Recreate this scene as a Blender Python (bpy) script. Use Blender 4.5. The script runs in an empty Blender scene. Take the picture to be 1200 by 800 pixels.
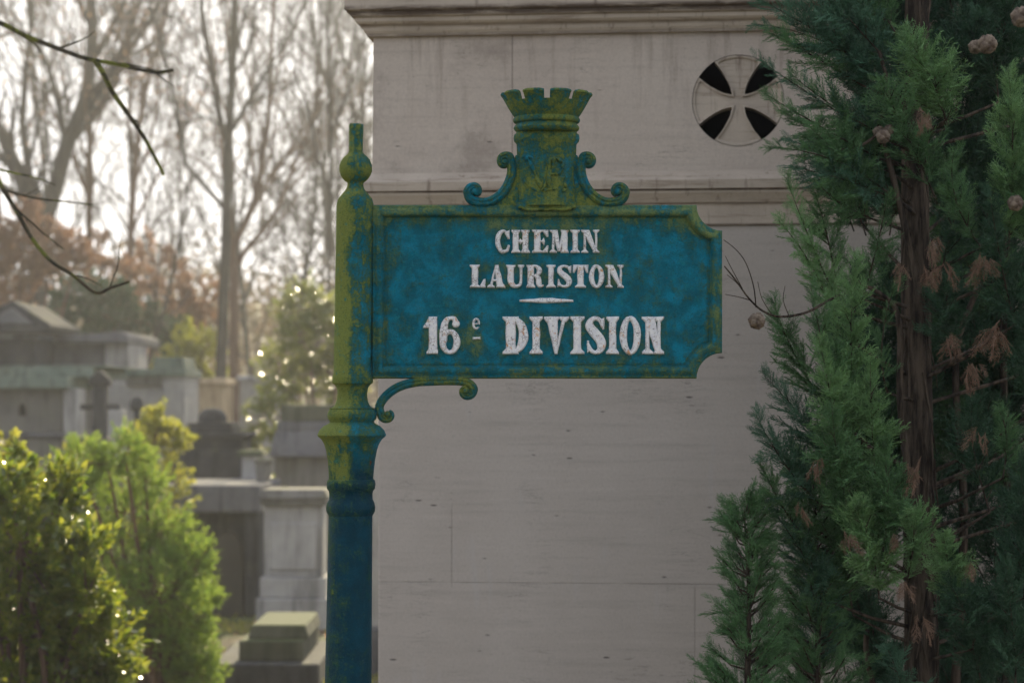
import bpy, bmesh, math, random
import numpy as np
from mathutils import Vector, noise as mnoise
R = math.radians
rng = random.Random(7)
nr = np.random.default_rng(11)
scene = bpy.context.scene
COL = scene.collection

# ------------------------------------------------------------------ camera model
FOC, CAMZ, CX, HZ = 85.0, 1.65, 600.0, 470.0
F = 1200.0 * FOC / 36.0
def P(px, py, d):
    return Vector(((px - CX) / F * d, d, CAMZ + (HZ - py) / F * d))

# ------------------------------------------------------------------ object helpers
def tag(o, label=None, cat=None, group=None, kind=None):
    if label: o['label'] = label
    if cat: o['category'] = cat
    if group: o['group'] = group
    if kind: o['kind'] = kind
    return o
def empty(name, loc, label, cat, group=None):
    o = bpy.data.objects.new(name, None); COL.objects.link(o)
    o.location = loc; o.empty_display_size = 0.1
    return tag(o, label, cat, group)
def link(name, me, mat=None, parent=None, smooth=False, bevel=0.0, weld=False):
    """mesh coordinates are WORLD; stored relative to the root thing"""
    off = root_loc(parent)
    if off.length > 0: me.transform(__import__('mathutils').Matrix.Translation(-off))
    o = bpy.data.objects.new(name, me); COL.objects.link(o)
    if mat is not None:
        for m in (mat if isinstance(mat, (list, tuple)) else [mat]): me.materials.append(m)
    if parent is not None: o.parent = parent
    if smooth: me.shade_smooth()
    if bevel > 0:
        b = o.modifiers.new('bevel', 'BEVEL'); b.width = bevel; b.segments = 2; b.limit_method = 'ANGLE'
    return o
def root_loc(p):
    v = Vector((0, 0, 0))
    while p is not None:
        v = v + p.location; p = p.parent
    return v
def settop(o, loc):
    """move the origin of a single-mesh thing to its base"""
    from mathutils import Matrix
    o.data.transform(Matrix.Translation(-Vector(loc))); o.location = loc
    return o

class MB:
    def __init__(s): s.v = []; s.f = []
    def add(s, vs, fs):
        b = len(s.v); s.v += [tuple(v) for v in vs]; s.f += [tuple(i + b for i in f) for f in fs]
    def box(s, x0, x1, y0, y1, z0, z1, top=(0, 0)):
        tx, ty = top
        s.add([(x0, y0, z0), (x1, y0, z0), (x1, y1, z0), (x0, y1, z0),
               (x0 + tx, y0 + ty, z1), (x1 - tx, y0 + ty, z1), (x1 - tx, y1 - ty, z1), (x0 + tx, y1 - ty, z1)],
              [(0, 3, 2, 1), (4, 5, 6, 7), (0, 1, 5, 4), (1, 2, 6, 5), (2, 3, 7, 6), (3, 0, 4, 7)])
    def prism(s, poly, y0, y1):
        n = len(poly)
        s.add([(x, y0, z) for x, z in poly] + [(x, y1, z) for x, z in poly],
              [tuple(range(n)), tuple(range(2 * n - 1, n - 1, -1))] + [(i + n, (i + 1) % n + n, (i + 1) % n, i) for i in range(n)])
    def tube(s, pts, rad, n=8, cap=True, squash=1.0):
        pts = [Vector(p) for p in pts]; rings = []
        up = Vector((0, -1, 0))
        for i, p in enumerate(pts):
            t = (pts[min(i + 1, len(pts) - 1)] - pts[max(i - 1, 0)]).normalized()
            a = up - t * up.dot(t)
            if a.length < 1e-3: a = Vector((1, 0, 0)) - t * t.x
            a.normalize(); b = t.cross(a)
            r = rad[i] if hasattr(rad, '__len__') else rad
            rings.append([p + (a * math.cos(2 * math.pi * k / n) * squash + b * math.sin(2 * math.pi * k / n)) * r for k in range(n)])
        vs = [v for r_ in rings for v in r_]; fs = []
        for i in range(len(rings) - 1):
            for k in range(n):
                fs.append((i * n + k, i * n + (k + 1) % n, (i + 1) * n + (k + 1) % n, (i + 1) * n + k))
        if cap: fs += [tuple(range(n - 1, -1, -1)), tuple((len(rings) - 1) * n + k for k in range(n))]
        s.add(vs, fs)
    def lathe(s, prof, cx, cy, n=48, axis=None, sy=1.0):
        """prof: (r, z) from top to bottom; axis(z)->x offset"""
        vs = []; fs = []
        for r, z in prof:
            ox = axis(z) if axis else 0
            for k in range(n):
                a = 2 * math.pi * k / n
                vs.append((cx + ox + r * math.cos(a), cy + r * math.sin(a) * sy, z))
        m = len(prof)
        for i in range(m - 1):
            for k in range(n):
                fs.append((i * n + k, (i + 1) * n + k, (i + 1) * n + (k + 1) % n, i * n + (k + 1) % n))
        fs.append(tuple(range(n))); fs.append(tuple((m - 1) * n + k for k in range(n - 1, -1, -1)))
        s.add(vs, fs)
    def mesh(s, name):
        me = bpy.data.meshes.new(name); me.from_pydata(s.v, [], s.f); me.validate(); me.update(); return me
    def build(s, name, mat, parent=None, fixn=True, **k):
        me = s.mesh(name)
        if fixn:
            bm = bmesh.new(); bm.from_mesh(me); bmesh.ops.recalc_face_normals(bm, faces=bm.faces); bm.to_mesh(me); bm.free()
        return link(name, me, mat, parent, **k)
def smooth_auto(o, ang=35):
    me = o.data; me.shade_smooth()
    try: me.set_sharp_from_angle(angle=R(ang))
    except Exception: pass
    return o
def np_mesh(name, V, Fc, k):
    me = bpy.data.meshes.new(name)
    n = len(V); m = len(Fc)
    me.vertices.add(n); me.vertices.foreach_set('co', np.ascontiguousarray(V, dtype=np.float32).ravel())
    me.loops.add(m * k); me.loops.foreach_set('vertex_index', np.ascontiguousarray(Fc, dtype=np.int32).ravel())
    me.polygons.add(m); me.polygons.foreach_set('loop_start', np.arange(0, m * k, k, dtype=np.int32))
    me.update(calc_edges=True)
    return me

# ------------------------------------------------------------------ materials
class NT:
    def __init__(s, name):
        s.m = bpy.data.materials.new(name); s.m.use_nodes = True; s.t = s.m.node_tree
        s.b = s.t.nodes['Principled BSDF']; s.out = s.t.nodes['Material Output']
        s.co = s.n('ShaderNodeTexCoord').outputs['Object']
    def n(s, ty, **k):
        nd = s.t.nodes.new(ty)
        for a, v in k.items(): setattr(nd, a, v)
        return nd
    def put(s, sock, v):
        if isinstance(v, bpy.types.NodeSocket): s.t.links.new(v, sock)
        elif isinstance(v, tuple) and len(v) == 3 and sock.type == 'RGBA': sock.default_value = (*v, 1)
        else: sock.default_value = v
    def math(s, op, a, b=0.0, c=0.0, clamp=False):
        nd = s.n('ShaderNodeMath', operation=op, use_clamp=clamp)
        s.put(nd.inputs[0], a); s.put(nd.inputs[1], b); s.put(nd.inputs[2], c)
        return nd.outputs[0]
    def noise(s, scale, detail=5, rough=0.6, vec=None, dist=0.0):
        nd = s.n('ShaderNodeTexNoise'); s.put(nd.inputs['Vector'], vec or s.co)
        nd.inputs['Scale'].default_value = scale; nd.inputs['Detail'].default_value = detail
        nd.inputs['Roughness'].default_value = rough; nd.inputs['Distortion'].default_value = dist
        return nd.outputs['Fac']
    def voro(s, scale, vec=None, feat='F1'):
        nd = s.n('ShaderNodeTexVoronoi', feature=feat); s.put(nd.inputs['Vector'], vec or s.co)
        nd.inputs['Scale'].default_value = scale; return nd.outputs['Distance']
    def ramp(s, fac, a, b):
        nd = s.n('ShaderNodeMapRange', interpolation_type='SMOOTHSTEP'); s.put(nd.inputs['Value'], fac)
        nd.inputs['From Min'].default_value = a; nd.inputs['From Max'].default_value = b
        return nd.outputs['Result']
    def mix(s, fac, a, b, mode='MIX'):
        nd = s.n('ShaderNodeMix', data_type='RGBA', blend_type=mode)
        s.put(nd.inputs[0], fac); s.put(nd.inputs[6], a); s.put(nd.inputs[7], b)
        return nd.outputs[2]
    def xyz(s):
        nd = s.n('ShaderNodeSeparateXYZ'); s.put(nd.inputs[0], s.co); return nd.outputs
    def scale(s, sc, rot=(0, 0, 0)):
        nd = s.n('ShaderNodeMapping'); s.put(nd.inputs['Vector'], s.co)
        nd.inputs['Scale'].default_value = sc; nd.inputs['Rotation'].default_value = rot
        return nd.outputs[0]
    def bump(s, h, strength=0.3, dist=0.002):
        nd = s.n('ShaderNodeBump'); nd.inputs['Strength'].default_value = strength; nd.inputs['Distance'].default_value = dist
        s.put(nd.inputs['Height'], h); s.t.links.new(nd.outputs[0], s.b.inputs['Normal']); return nd.outputs[0]
    def fin(s, col, rough=0.8, spec=0.5):
        s.put(s.b.inputs['Base Color'], col); s.put(s.b.inputs['Roughness'], rough)
        s.b.inputs['Specular IOR Level'].default_value = spec
        return s.m
    def normz(s):
        nd = s.n('ShaderNodeNewGeometry'); sp = s.n('ShaderNodeSeparateXYZ'); s.t.links.new(nd.outputs['Normal'], sp.inputs[0]); return sp.outputs[2]

S = 4.6 / F                                   # metres per photo pixel at the sign
POLE = Vector(((412 - CX) * S, 4.6, 0.0))      # pole base
def sz(py): return CAMZ + (HZ - py) * S
def sx(px): return (px - CX) * S
def lx(px): return (px - 412) * S              # local to the sign root

BLUE = (0.002, 0.215, 0.32); BLUE2 = (0.002, 0.12, 0.165); NAVY = (0.002, 0.026, 0.045)
MOSS = (0.18, 0.215, 0.05); OLIVE = (0.055, 0.12, 0.045); TEAL = (0.02, 0.18, 0.15); TAN = (0.26, 0.23, 0.11)

def paint(name, bias, extra=None, navy=0.0, gmax=1.0):
    """weathered blue enamel with algae. bias shifts the amount of green"""
    t = NT(name); x, y, z = t.xyz()
    big = t.noise(16, 6, 0.62, dist=0.4); mid = t.noise(48, 6, 0.65); fine = t.noise(210, 4, 0.7)
    streak = t.noise(1.0, 5, 0.6, vec=t.scale((120, 120, 14)))
    m = t.math('ADD', t.math('MULTIPLY', big, 0.80), t.math('MULTIPLY', mid, 0.75))
    m = t.math('ADD', m, t.math('MULTIPLY', streak, 0.40))
    m = t.math('ADD', m, t.math('MULTIPLY', fine, 0.62))
    m = t.math('ADD', m, bias - 0.515)
    if extra: m = t.math('ADD', m, extra(t, x, y, z))
    mask = t.ramp(m, 0.58, 0.94)
    thick = t.ramp(m, 0.78, 1.06)
    base = t.mix(t.ramp(t.noise(26, 5, 0.6, dist=0.3), 0.38, 0.66), BLUE2, BLUE)
    base = t.mix(t.ramp(t.noise(90, 4, 0.7), 0.52, 0.72), base, t.mix(0.5, TEAL, BLUE))
    if callable(navy): base = t.mix(navy(t, z), base, NAVY)
    elif navy: base = t.mix(navy, base, NAVY)
    green = t.mix(thick, OLIVE, MOSS)
    green = t.mix(t.ramp(t.noise(70, 5, 0.7), 0.55, 0.75), green, TEAL)
    col = t.mix(t.math('MULTIPLY', mask, gmax), base, green)
    # flecks: bare pale chips and tiny dark pits
    chips = t.ramp(t.voro(230), 0.10, 0.05); chips = t.math('MULTIPLY', chips, t.ramp(t.noise(22, 2), 0.60, 0.68))
    col = t.mix(chips, col, (0.42, 0.40, 0.36))
    pits = t.math('MULTIPLY', t.ramp(t.noise(520, 2, 0.5), 0.62, 0.70), 0.55)
    col = t.mix(pits, col, (0.012, 0.03, 0.025))
    gr1 = t.noise(430, 5, 0.8); gr2 = t.noise(170, 5, 0.75)
    col = t.mix(t.math('MULTIPLY', t.ramp(gr1, 0.50, 0.66), 0.45), col, t.mix(0.85, col, (0.004, 0.012, 0.010)))
    col = t.mix(t.math('MULTIPLY', t.ramp(gr2, 0.53, 0.68), 0.38), col, t.mix(0.85, col, (0.006, 0.03, 0.03)))
    col = t.mix(t.math('MULTIPLY', t.ramp(gr1, 0.46, 0.34), 0.5), col, t.mix(0.75, (0.10, 0.22, 0.22), col))
    rustf = t.ramp(t.noise(31, 3, 0.6), 0.735, 0.77)
    col = t.mix(rustf, col, (0.16, 0.05, 0.02))
    h = t.math('ADD', t.math('MULTIPLY', fine, 0.5), t.math('MULTIPLY', t.noise(620, 3, 0.6), 0.35))
    h = t.math('ADD', h, t.math('MULTIPLY', mask, 0.45)); h = t.math('ADD', h, t.math('MULTIPLY', mid, 0.8))
    t.bump(h, 0.9, 0.003)
    return t.fin(col, t.math('ADD', 0.36, t.math('MULTIPLY', mask, 0.48)), 0.11)

def box_near(t, x, z, px0, px1, py0, py1, soft):
    """1 inside the rectangle, falling to 0 over soft metres"""
    cx, cz = (lx(px0) + lx(px1)) / 2, (sz(py0) + sz(py1)) / 2
    hx, hz = (lx(px1) - lx(px0)) / 2, (sz(py0) - sz(py1)) / 2
    dx = t.math('SUBTRACT', t.math('ABSOLUTE', t.math('SUBTRACT', x, cx)), hx)
    dz = t.math('SUBTRACT', t.math('ABSOLUTE', t.math('SUBTRACT', z, cz)), hz)
    return t.ramp(t.math('MAXIMUM', dx, dz), soft, 0.0)
def panel_extra(t, x, y, z):
    e = box_near(t, x, z, 582, 702, 268, 297, 0.018)
    e = t.math('MAXIMUM', e, box_near(t, x, z, 552, 730, 312, 336, 0.016))
    e2 = box_near(t, x, z, 498, 562, 373, 413, 0.015)
    e = t.math('MAXIMUM', e, t.math('MAXIMUM', e2, box_near(t, x, z, 592, 777, 373, 413, 0.018)))
    inner = box_near(t, x, z, 476, 806, 280, 405, 0.045)   # far from border
    border = t.math('SUBTRACT', 1.0, inner)
    topband = t.ramp(z, sz(285), sz(258))
    gap = box_near(t, x, z, 715, 770, 300, 345, 0.05)
    s_ = t.math('ADD', t.math('MULTIPLY', e, 0.15), t.math('MULTIPLY', border, 0.15))
    s_ = t.math('ADD', s_, t.math('ADD', t.math('MULTIPLY', topband, 0.12), t.math('MULTIPLY', gap, 0.07)))
    return t.math('ADD', s_, -0.12)
def post_extra(t, x, y, z):
    up = t.ramp(z, sz(560), sz(470))
    left = t.ramp(x, 0.02, -0.03)
    top = t.ramp(z, sz(260), sz(215))
    tan = t.math('MULTIPLY', t.ramp(z, sz(585), sz(550)), t.ramp(x, 0.006, -0.012))
    return t.math('ADD', t.math('ADD', t.math('MULTIPLY', up, 0.19), t.math('MULTIPLY', left, 0.07)),
                  t.math('ADD', t.math('MULTIPLY', top, 0.10), t.math('MULTIPLY', tan, 0.28)))
M_panel = paint('painted_panel', -0.045, panel_extra, gmax=0.78)
M_frame = paint('painted_frame', 0.03, gmax=0.85, extra=lambda t, x, y, z: t.math('ADD', t.math('MULTIPLY', t.ramp(z, sz(300), sz(245)), 0.10), t.math('MULTIPLY', t.ramp(z, sz(440), sz(444)), 0.25)))
M_crest = paint('painted_crest', 0.11)
M_scroll = paint('painted_scroll', 0.05)
M_post = paint('painted_post', -0.16, post_extra, navy=lambda t, z: t.math('MULTIPLY', t.ramp(z, sz(505), sz(560)), 0.9))
M_shaft = paint('painted_shaft', -0.22, lambda t, x, y, z: t.math('MULTIPLY', t.ramp(x, 0.01, -0.04), 0.13), navy=0.85)

t = NT('white_lettering'); x, y, z = t.xyz()
c = t.mix(t.ramp(t.noise(150, 4), 0.4, 0.62), (0.84, 0.83, 0.80), (0.72, 0.72, 0.74))
rm = t.ramp(t.noise(75, 6, 0.7, dist=0.5), 0.555, 0.66)
c = t.mix(rm, c, t.mix(t.ramp(t.noise(120, 3), 0.45, 0.6), (0.62, 0.28, 0.10), (0.68, 0.55, 0.38)))
c = t.mix(t.ramp(t.noise(260, 4, 0.7), 0.615, 0.66), c, (0.10, 0.09, 0.09))
crk = t.math('MULTIPLY', t.ramp(t.voro(150, feat='DISTANCE_TO_EDGE'), 0.05, 0.015), t.ramp(t.noise(60, 2), 0.48, 0.58))
c = t.mix(crk, c, (0.15, 0.12, 0.10))
t.bump(t.math('ADD', t.noise(300, 4, 0.7), t.math('MULTIPLY', crk, -0.8)), 0.6, 0.001)
M_letter = t.fin(c, 0.6)

def stone(name, a, b, moss=0.0, grain=1.0, scale=1.0, mosscol=(0.085, 0.095, 0.045), extra=None):
    t = NT(name)
    col = t.mix(t.ramp(t.noise(3.5 * scale, 6, 0.65), 0.3, 0.7), a, b)
    col = t.mix(t.math('MULTIPLY', t.ramp(t.noise(1.0, 5, 0.65, vec=t.scale((9, 9, 1.1))), 0.46, 0.66), 0.75), col, tuple(v * 0.45 for v in a))
    sp = t.noise(60 * scale, 4, 0.7)
    col = t.mix(t.math('MULTIPLY', t.ramp(sp, 0.55, 0.75), 0.35), col, tuple(v * 0.5 for v in b))
    if moss > 0:
        up = t.ramp(t.normz(), 0.2, 0.8)
        mm = t.math('MULTIPLY', t.math('ADD', t.math('MULTIPLY', up, 0.9), 0.25), t.ramp(t.noise(7, 6, 0.7), 0.66 - moss * 0.4, 0.82 - moss * 0.4))
        col = t.mix(mm, col, mosscol)
    t.bump(t.math('ADD', t.noise(90 * scale, 5, 0.7), t.math('MULTIPLY', t.noise(9, 4), 1.5)), 0.6, 0.006)
    return t.fin(col, 0.92, 0.3)
M_dark = stone('dark_granite', (0.035, 0.036, 0.042), (0.065, 0.065, 0.07), 0.35)
M_grey = stone('grey_stone', (0.10, 0.102, 0.115), (0.16, 0.16, 0.17), 0.3)
M_mid = stone('weathered_limestone', (0.13, 0.125, 0.115), (0.22, 0.21, 0.195), 0.5)
M_pale = stone('pale_limestone', (0.29, 0.285, 0.28), (0.40, 0.39, 0.375), 0.3)
M_mossy = stone('mossy_stone', (0.07, 0.07, 0.058), (0.125, 0.125, 0.10), 0.9, mosscol=(0.06, 0.075, 0.03))
M_copper = stone('verdigris_roof', (0.10, 0.135, 0.105), (0.15, 0.18, 0.145), 0.3)
M_warm = stone('ochre_stone', (0.40, 0.30, 0.19), (0.48, 0.38, 0.25), 0.2)
t = NT('void'); M_void = t.fin((0.012, 0.011, 0.010), 0.95)  # near-black colour stands in for the shade inside openings
t = NT('dark_iron'); M_iron = t.fin(t.mix(t.noise(40), (0.02, 0.02, 0.02), (0.05, 0.04, 0.03)), 0.5)

def chapel_stone(name, upper):
    """ashlar of the near chapel; object coords: x along the wall from its left corner, z world height"""
    t = NT(name); x, y, z = t.xyz()
    A = (0.51, 0.44, 0.37) if upper else (0.45, 0.405, 0.355)
    B = (0.58, 0.51, 0.43) if upper else (0.51, 0.465, 0.415)
    col = t.mix(t.ramp(t.noise(1.7, 5, 0.6), 0.3, 0.7), A, B)
    bed = t.noise(1.0, 7, 0.68, vec=t.scale((2.6, 2.6, 42), (0, R(3), 0)))
    col = t.mix(t.math('MULTIPLY', t.ramp(bed, 0.48, 0.74), 0.34), col, tuple(v * 0.60 for v in A))
    col = t.mix(t.math('MULTIPLY', t.ramp(bed, 0.46, 0.30), 0.22), col, tuple(v * 1.25 for v in B))
    tool = t.noise(1.0, 3, 0.6, vec=t.scale((420, 420, 60)))
    col = t.mix(t.math('MULTIPLY', t.ramp(tool, 0.45, 0.75), 0.22), col, tuple(v * 0.72 for v in A))
    grain = t.noise(330, 4, 0.75)
    col = t.mix(t.math('MULTIPLY', t.ramp(grain, 0.52, 0.74), 0.30), col, tuple(v * 0.5 for v in A))
    # small dark fossil pits stretched along the bedding
    pit = t.math('MULTIPLY', t.ramp(t.voro(1.0, vec=t.scale((16, 16, 62))), 0.20, 0.08), t.ramp(t.noise(9, 3), 0.56, 0.64))
    col = t.mix(t.math('MULTIPLY', pit, 0.85), col, (0.09, 0.08, 0.075))
    vein = t.noise(1.0, 6, 0.7, vec=t.scale((3.2, 3.2, 26), (0, R(-8), 0)), dist=1.2)
    vm = t.ramp(t.math('ABSOLUTE', t.math('SUBTRACT', vein, 0.5)), 0.012, 0.0)
    vm = t.math('MULTIPLY', vm, t.ramp(t.noise(3.1, 3), 0.50, 0.62))
    col = t.mix(t.math('MULTIPLY', vm, 0.75), col, tuple(v * 0.45 for v in A))
    # joints
    def line(co, v, w): return t.ramp(t.math('ABSOLUTE', t.math('SUBTRACT', co, v)), w, w * 0.35)
    if upper:
        # drips below the cornice
        dn = t.noise(1.0, 5, 0.65, vec=t.scale((24, 24, 2.0)))
        col = t.mix(t.math('MULTIPLY', t.math('MULTIPLY', t.ramp(dn, 0.50, 0.68), t.ramp(z, 2.25, 2.62)), 0.38), col, (0.19, 0.14, 0.105))
        blot = t.math('MULTIPLY', t.ramp(t.noise(5.5, 6, 0.7), 0.50, 0.70), t.ramp(x, 0.75, 0.1))
        col = t.mix(t.math('MULTIPLY', blot, 0.5), col, (0.21, 0.17, 0.14))
        j = t.math('MULTIPLY', line(x, 0.362, 0.0022), t.ramp(z, 1.5, 2.2))
        col = t.mix(t.math('MULTIPLY', j, 0.55), col, (0.12, 0.10, 0.08))
    else:
        brk = t.ramp(t.noise(7, 4), 0.36, 0.56)
        j = t.math('MULTIPLY', line(z, 1.165, 0.0022), brk)
        j2 = t.math('MULTIPLY', line(x, 0.20, 0.0020), t.ramp(t.math('ABSOLUTE', t.math('SUBTRACT', z, 1.26)), 0.12, 0.09))
        j3 = t.math('MULTIPLY', line(x, 0.85, 0.0020), t.ramp(z, 1.165, 1.15))
        j = t.math('MAXIMUM', j, t.math('MAXIMUM', j2, j3))
        col = t.mix(t.math('MULTIPLY', j, 0.28), col, (0.13, 0.115, 0.10))
        pale = t.math('MULTIPLY', t.ramp(t.noise(1.0, 3, 0.5, vec=t.scale((22, 22, 3))), 0.60, 0.70), 0.25)
        col = t.mix(pale, col, (0.48, 0.47, 0.46))
    g2 = t.noise(150, 6, 0.8)
    col = t.mix(t.math('MULTIPLY', t.ramp(g2, 0.52, 0.68), 0.38), col, tuple(v * 0.55 for v in A))
    col = t.mix(t.math('MULTIPLY', t.ramp(g2, 0.46, 0.34), 0.22), col, tuple(v * 1.3 for v in B))
    h = t.math('ADD', t.math('MULTIPLY', grain, 0.7), t.math('MULTIPLY', tool, 0.8))
    h = t.math('ADD', h, t.math('MULTIPLY', t.math('ADD', pit, j), -1.6)); h = t.math('ADD', h, t.math('MULTIPLY', bed, 0.8))
    t.bump(h, 0.6, 0.0016)
    return t.fin(col, 0.9, 0.3)
M_wall_up = chapel_stone('chapel_stone_upper', True)
M_wall_lo = chapel_stone('chapel_stone_lower', False)
t = NT('moulding_stone')
c = t.mix(t.ramp(t.noise(5, 6, 0.65), 0.3, 0.7), (0.45, 0.385, 0.31), (0.55, 0.475, 0.385))
st = t.noise(1.0, 5, 0.7, vec=t.scale((5, 5, 60)))
c = t.mix(t.math('MULTIPLY', t.ramp(st, 0.50, 0.70), 0.55), c, (0.20, 0.145, 0.10))
c = t.mix(t.math('MULTIPLY', t.ramp(t.noise(1.0, 4, 0.7, vec=t.scale((38, 38, 4))), 0.56, 0.72), 0.6), c, (0.13, 0.09, 0.065))
x, y, z = t.xyz()
for zc, hw, am in ((2.690, 0.012, 0.85), (2.2085, 0.0025, 0.8), (2.173, 0.003, 0.5), (2.117, 0.003, 0.7), (2.632, 0.004, 0.5), (2.655, 0.004, 0.35)):
    b_ = t.ramp(t.math('ABSOLUTE', t.math('SUBTRACT', z, zc)), hw * 1.5, hw * .5)
    c = t.mix(t.math('MULTIPLY', t.math('MULTIPLY', b_, am), t.ramp(t.noise(1.0, 5, 0.7, vec=t.scale((9, 9, 60))), 0.25, 0.55)), c, (0.075, 0.05, 0.035))
c = t.mix(t.math('MULTIPLY', t.ramp(t.noise(260, 5, 0.8), 0.52, 0.70), 0.3), c, (0.2, 0.17, 0.14))
t.bump(t.math('ADD', t.noise(220, 5, 0.7), t.noise(30, 4)), 0.5, 0.002)
M_mould = t.fin(c, 0.92, 0.3)

def leafmat(name, c1, c2, trans=0.45, rough=0.45, tcol=None, coat=0.5):
    t = NT(name); g = t.n('ShaderNodeNewGeometry')
    r = g.outputs['Random Per Island']
    col = t.mix(r, c1, c2)
    col = t.mix(t.ramp(t.noise(3.0, 3), 0.35, 0.65), col, t.mix(0.5, col, c2))
    if 'cypress' in name:
        col = t.mix(t.math('MULTIPLY', t.ramp(t.noise(30, 5, 0.7), 0.48, 0.62), 0.70), col, tuple(v * 0.35 for v in c1))
        col = t.mix(t.math('MULTIPLY', t.ramp(t.noise(15, 4, 0.65), 0.56, 0.68), 0.5), col, tuple(v * 1.25 for v in c2))
    t.fin(col, rough, coat)
    if trans > 0:
        tr = t.n('ShaderNodeBsdfTranslucent')
        tc = t.mix(r, tcol[0], tcol[1]) if tcol else col
        t.put(tr.inputs['Color'], tc)
        mx = t.n('ShaderNodeMixShader'); mx.inputs[0].default_value = trans
        t.t.links.new(t.b.outputs[0], mx.inputs[1]); t.t.links.new(tr.outputs[0], mx.inputs[2]); t.t.links.new(mx.outputs[0], t.out.inputs[0])
    return t.m
M_cyp = leafmat('cypress_foliage', (0.06, 0.16, 0.06), (0.14, 0.28, 0.11), 0.15, 0.55, None, 0.35)
M_cyp2 = leafmat('cypress_foliage_blue', (0.045, 0.125, 0.075), (0.10, 0.22, 0.13), 0.15, 0.55, None, 0.35)
M_cyp4 = leafmat('cypress_foliage_shaded', (0.022, 0.07, 0.038), (0.055, 0.13, 0.065), 0.1, 0.6, None, 0.3)  # darker copy of the foliage, shade of the crown's depths put into its colour
M_cyp3 = leafmat('cypress_foliage_fresh', (0.11, 0.25, 0.085), (0.24, 0.42, 0.17), 0.2, 0.5, None, 0.35)
M_deadf = leafmat('dead_foliage', (0.13, 0.075, 0.045), (0.25, 0.165, 0.115), 0.1, 0.8, None, 0.2)
M_laurel = leafmat('laurel_leaf', (0.035, 0.075, 0.02), (0.09, 0.14, 0.03), 0.42, 0.2, ((0.20, 0.30, 0.02), (0.52, 0.52, 0.05)), 0.8)
M_yew = leafmat('shrub_leaf', (0.04, 0.10, 0.03), (0.09, 0.17, 0.04), 0.42, 0.5, ((0.26, 0.44, 0.06), (0.55, 0.66, 0.10)))
M_yellow = leafmat('golden_leaf', (0.14, 0.16, 0.03), (0.26, 0.26, 0.05), 0.55, 0.5, ((0.40, 0.45, 0.05), (0.60, 0.55, 0.08)))
M_orange = leafmat('russet_leaf', (0.22, 0.13, 0.085), (0.32, 0.19, 0.12), 0.4, 0.6, ((0.42, 0.22, 0.12), (0.50, 0.30, 0.17)))
M_ever = leafmat('evergreen_leaf', (0.035, 0.075, 0.04), (0.07, 0.12, 0.05), 0.3, 0.5)
M_wood = leafmat('wood_leaf', (0.10, 0.10, 0.045), (0.20, 0.12, 0.06), 0.35, 0.7)
M_ivy = leafmat('glossy_leaf', (0.06, 0.10, 0.03), (0.14, 0.17, 0.05), 0.45, 0.16, ((0.25, 0.32, 0.05), (0.50, 0.50, 0.12)), 0.9)

def bark(name, a, b, s=1.0, moss=0.0):
    t = NT(name)
    n = t.noise(1.0, 6, 0.7, vec=t.scale((70 * s, 70 * s, 9 * s)))
    c = t.mix(t.ramp(n, 0.35, 0.65), a, b)
    if moss: c = t.mix(t.ramp(t.noise(6, 5, 0.7), 0.62 - moss * 0.3, 0.72 - moss * 0.3), c, (0.13, 0.15, 0.02))
    t.bump(n, 1.0, 0.006 / s); return t.fin(c, 0.95, 0.2)
M_cbark = bark('cypress_bark', (0.016, 0.012, 0.009), (0.115, 0.088, 0.064))
M_bark = bark('grey_bark', (0.045, 0.04, 0.035), (0.09, 0.078, 0.065), 0.3)
M_bark2 = bark('brown_bark', (0.11, 0.07, 0.05), (0.17, 0.11, 0.08), 0.3)
M_mossbark = bark('mossy_bark', (0.02, 0.018, 0.014), (0.06, 0.05, 0.03), 0.6, 0.45)
t = NT('cone_wood'); M_cone = t.fin(t.mix(t.ramp(t.noise(60), 0.4, 0.6), (0.10, 0.07, 0.05), (0.22, 0.17, 0.12)), 0.8)

# ------------------------------------------------------------------ the setting: ground
t = NT('ground_mat')
c = t.mix(t.ramp(t.noise(0.9, 6, 0.65), 0.42, 0.60), (0.16, 0.13, 0.085), (0.07, 0.085, 0.03))
c = t.mix(t.math('MULTIPLY', t.ramp(t.noise(14, 5, 0.7), 0.5, 0.7), 0.6), c, (0.20, 0.15, 0.08))
t.bump(t.noise(22, 6, 0.7), 0.8, 0.03); M_ground = t.fin(c, 0.95, 0.2)
t = NT('path_mat')
c = t.mix(t.ramp(t.noise(30, 6, 0.7), 0.35, 0.65), (0.22, 0.19, 0.15), (0.34, 0.30, 0.25))
c = t.mix(t.math('MULTIPLY', t.ramp(t.noise(1.6, 4), 0.5, 0.7), 0.6), c, (0.16, 0.12, 0.07))
t.bump(t.noise(120, 5, 0.7), 0.7, 0.01); M_path = t.fin(c, 0.95, 0.2)

def ground_z(x, y):
    h = 0.05 * mnoise.noise(Vector((x * 0.25, y * 0.25, 0))) * min(1, max(0, (y - 9) / 4))
    far = max(0.0, y - 45.0); h += 0.0006 * far * far if far < 60 else 0.0006 * 3600 + (far - 60) * 0.05
    return h
xs = np.concatenate([np.linspace(-400, -32, 12), np.linspace(-30, 30, 61), np.linspace(32, 400, 12)])
ys = np.concatenate([np.linspace(-200, -12, 8), np.linspace(-10, 60, 71), np.linspace(65, 500, 24)])
V = []; Fc = []
for yy in ys:
    for xx in xs: V.append((xx, yy, ground_z(xx, yy)))
nx = len(xs)
for j in range(len(ys) - 1):
    for i in range(nx - 1): Fc.append((j * nx + i, j * nx + i + 1, (j + 1) * nx + i + 1, (j + 1) * nx + i))
me = bpy.data.meshes.new('ground'); me.from_pydata(V, [], Fc); me.update(); me.shade_smooth()
g = bpy.data.objects.new('ground', me); COL.objects.link(g); me.materials.append(M_ground); tag(g, kind='structure')
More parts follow.
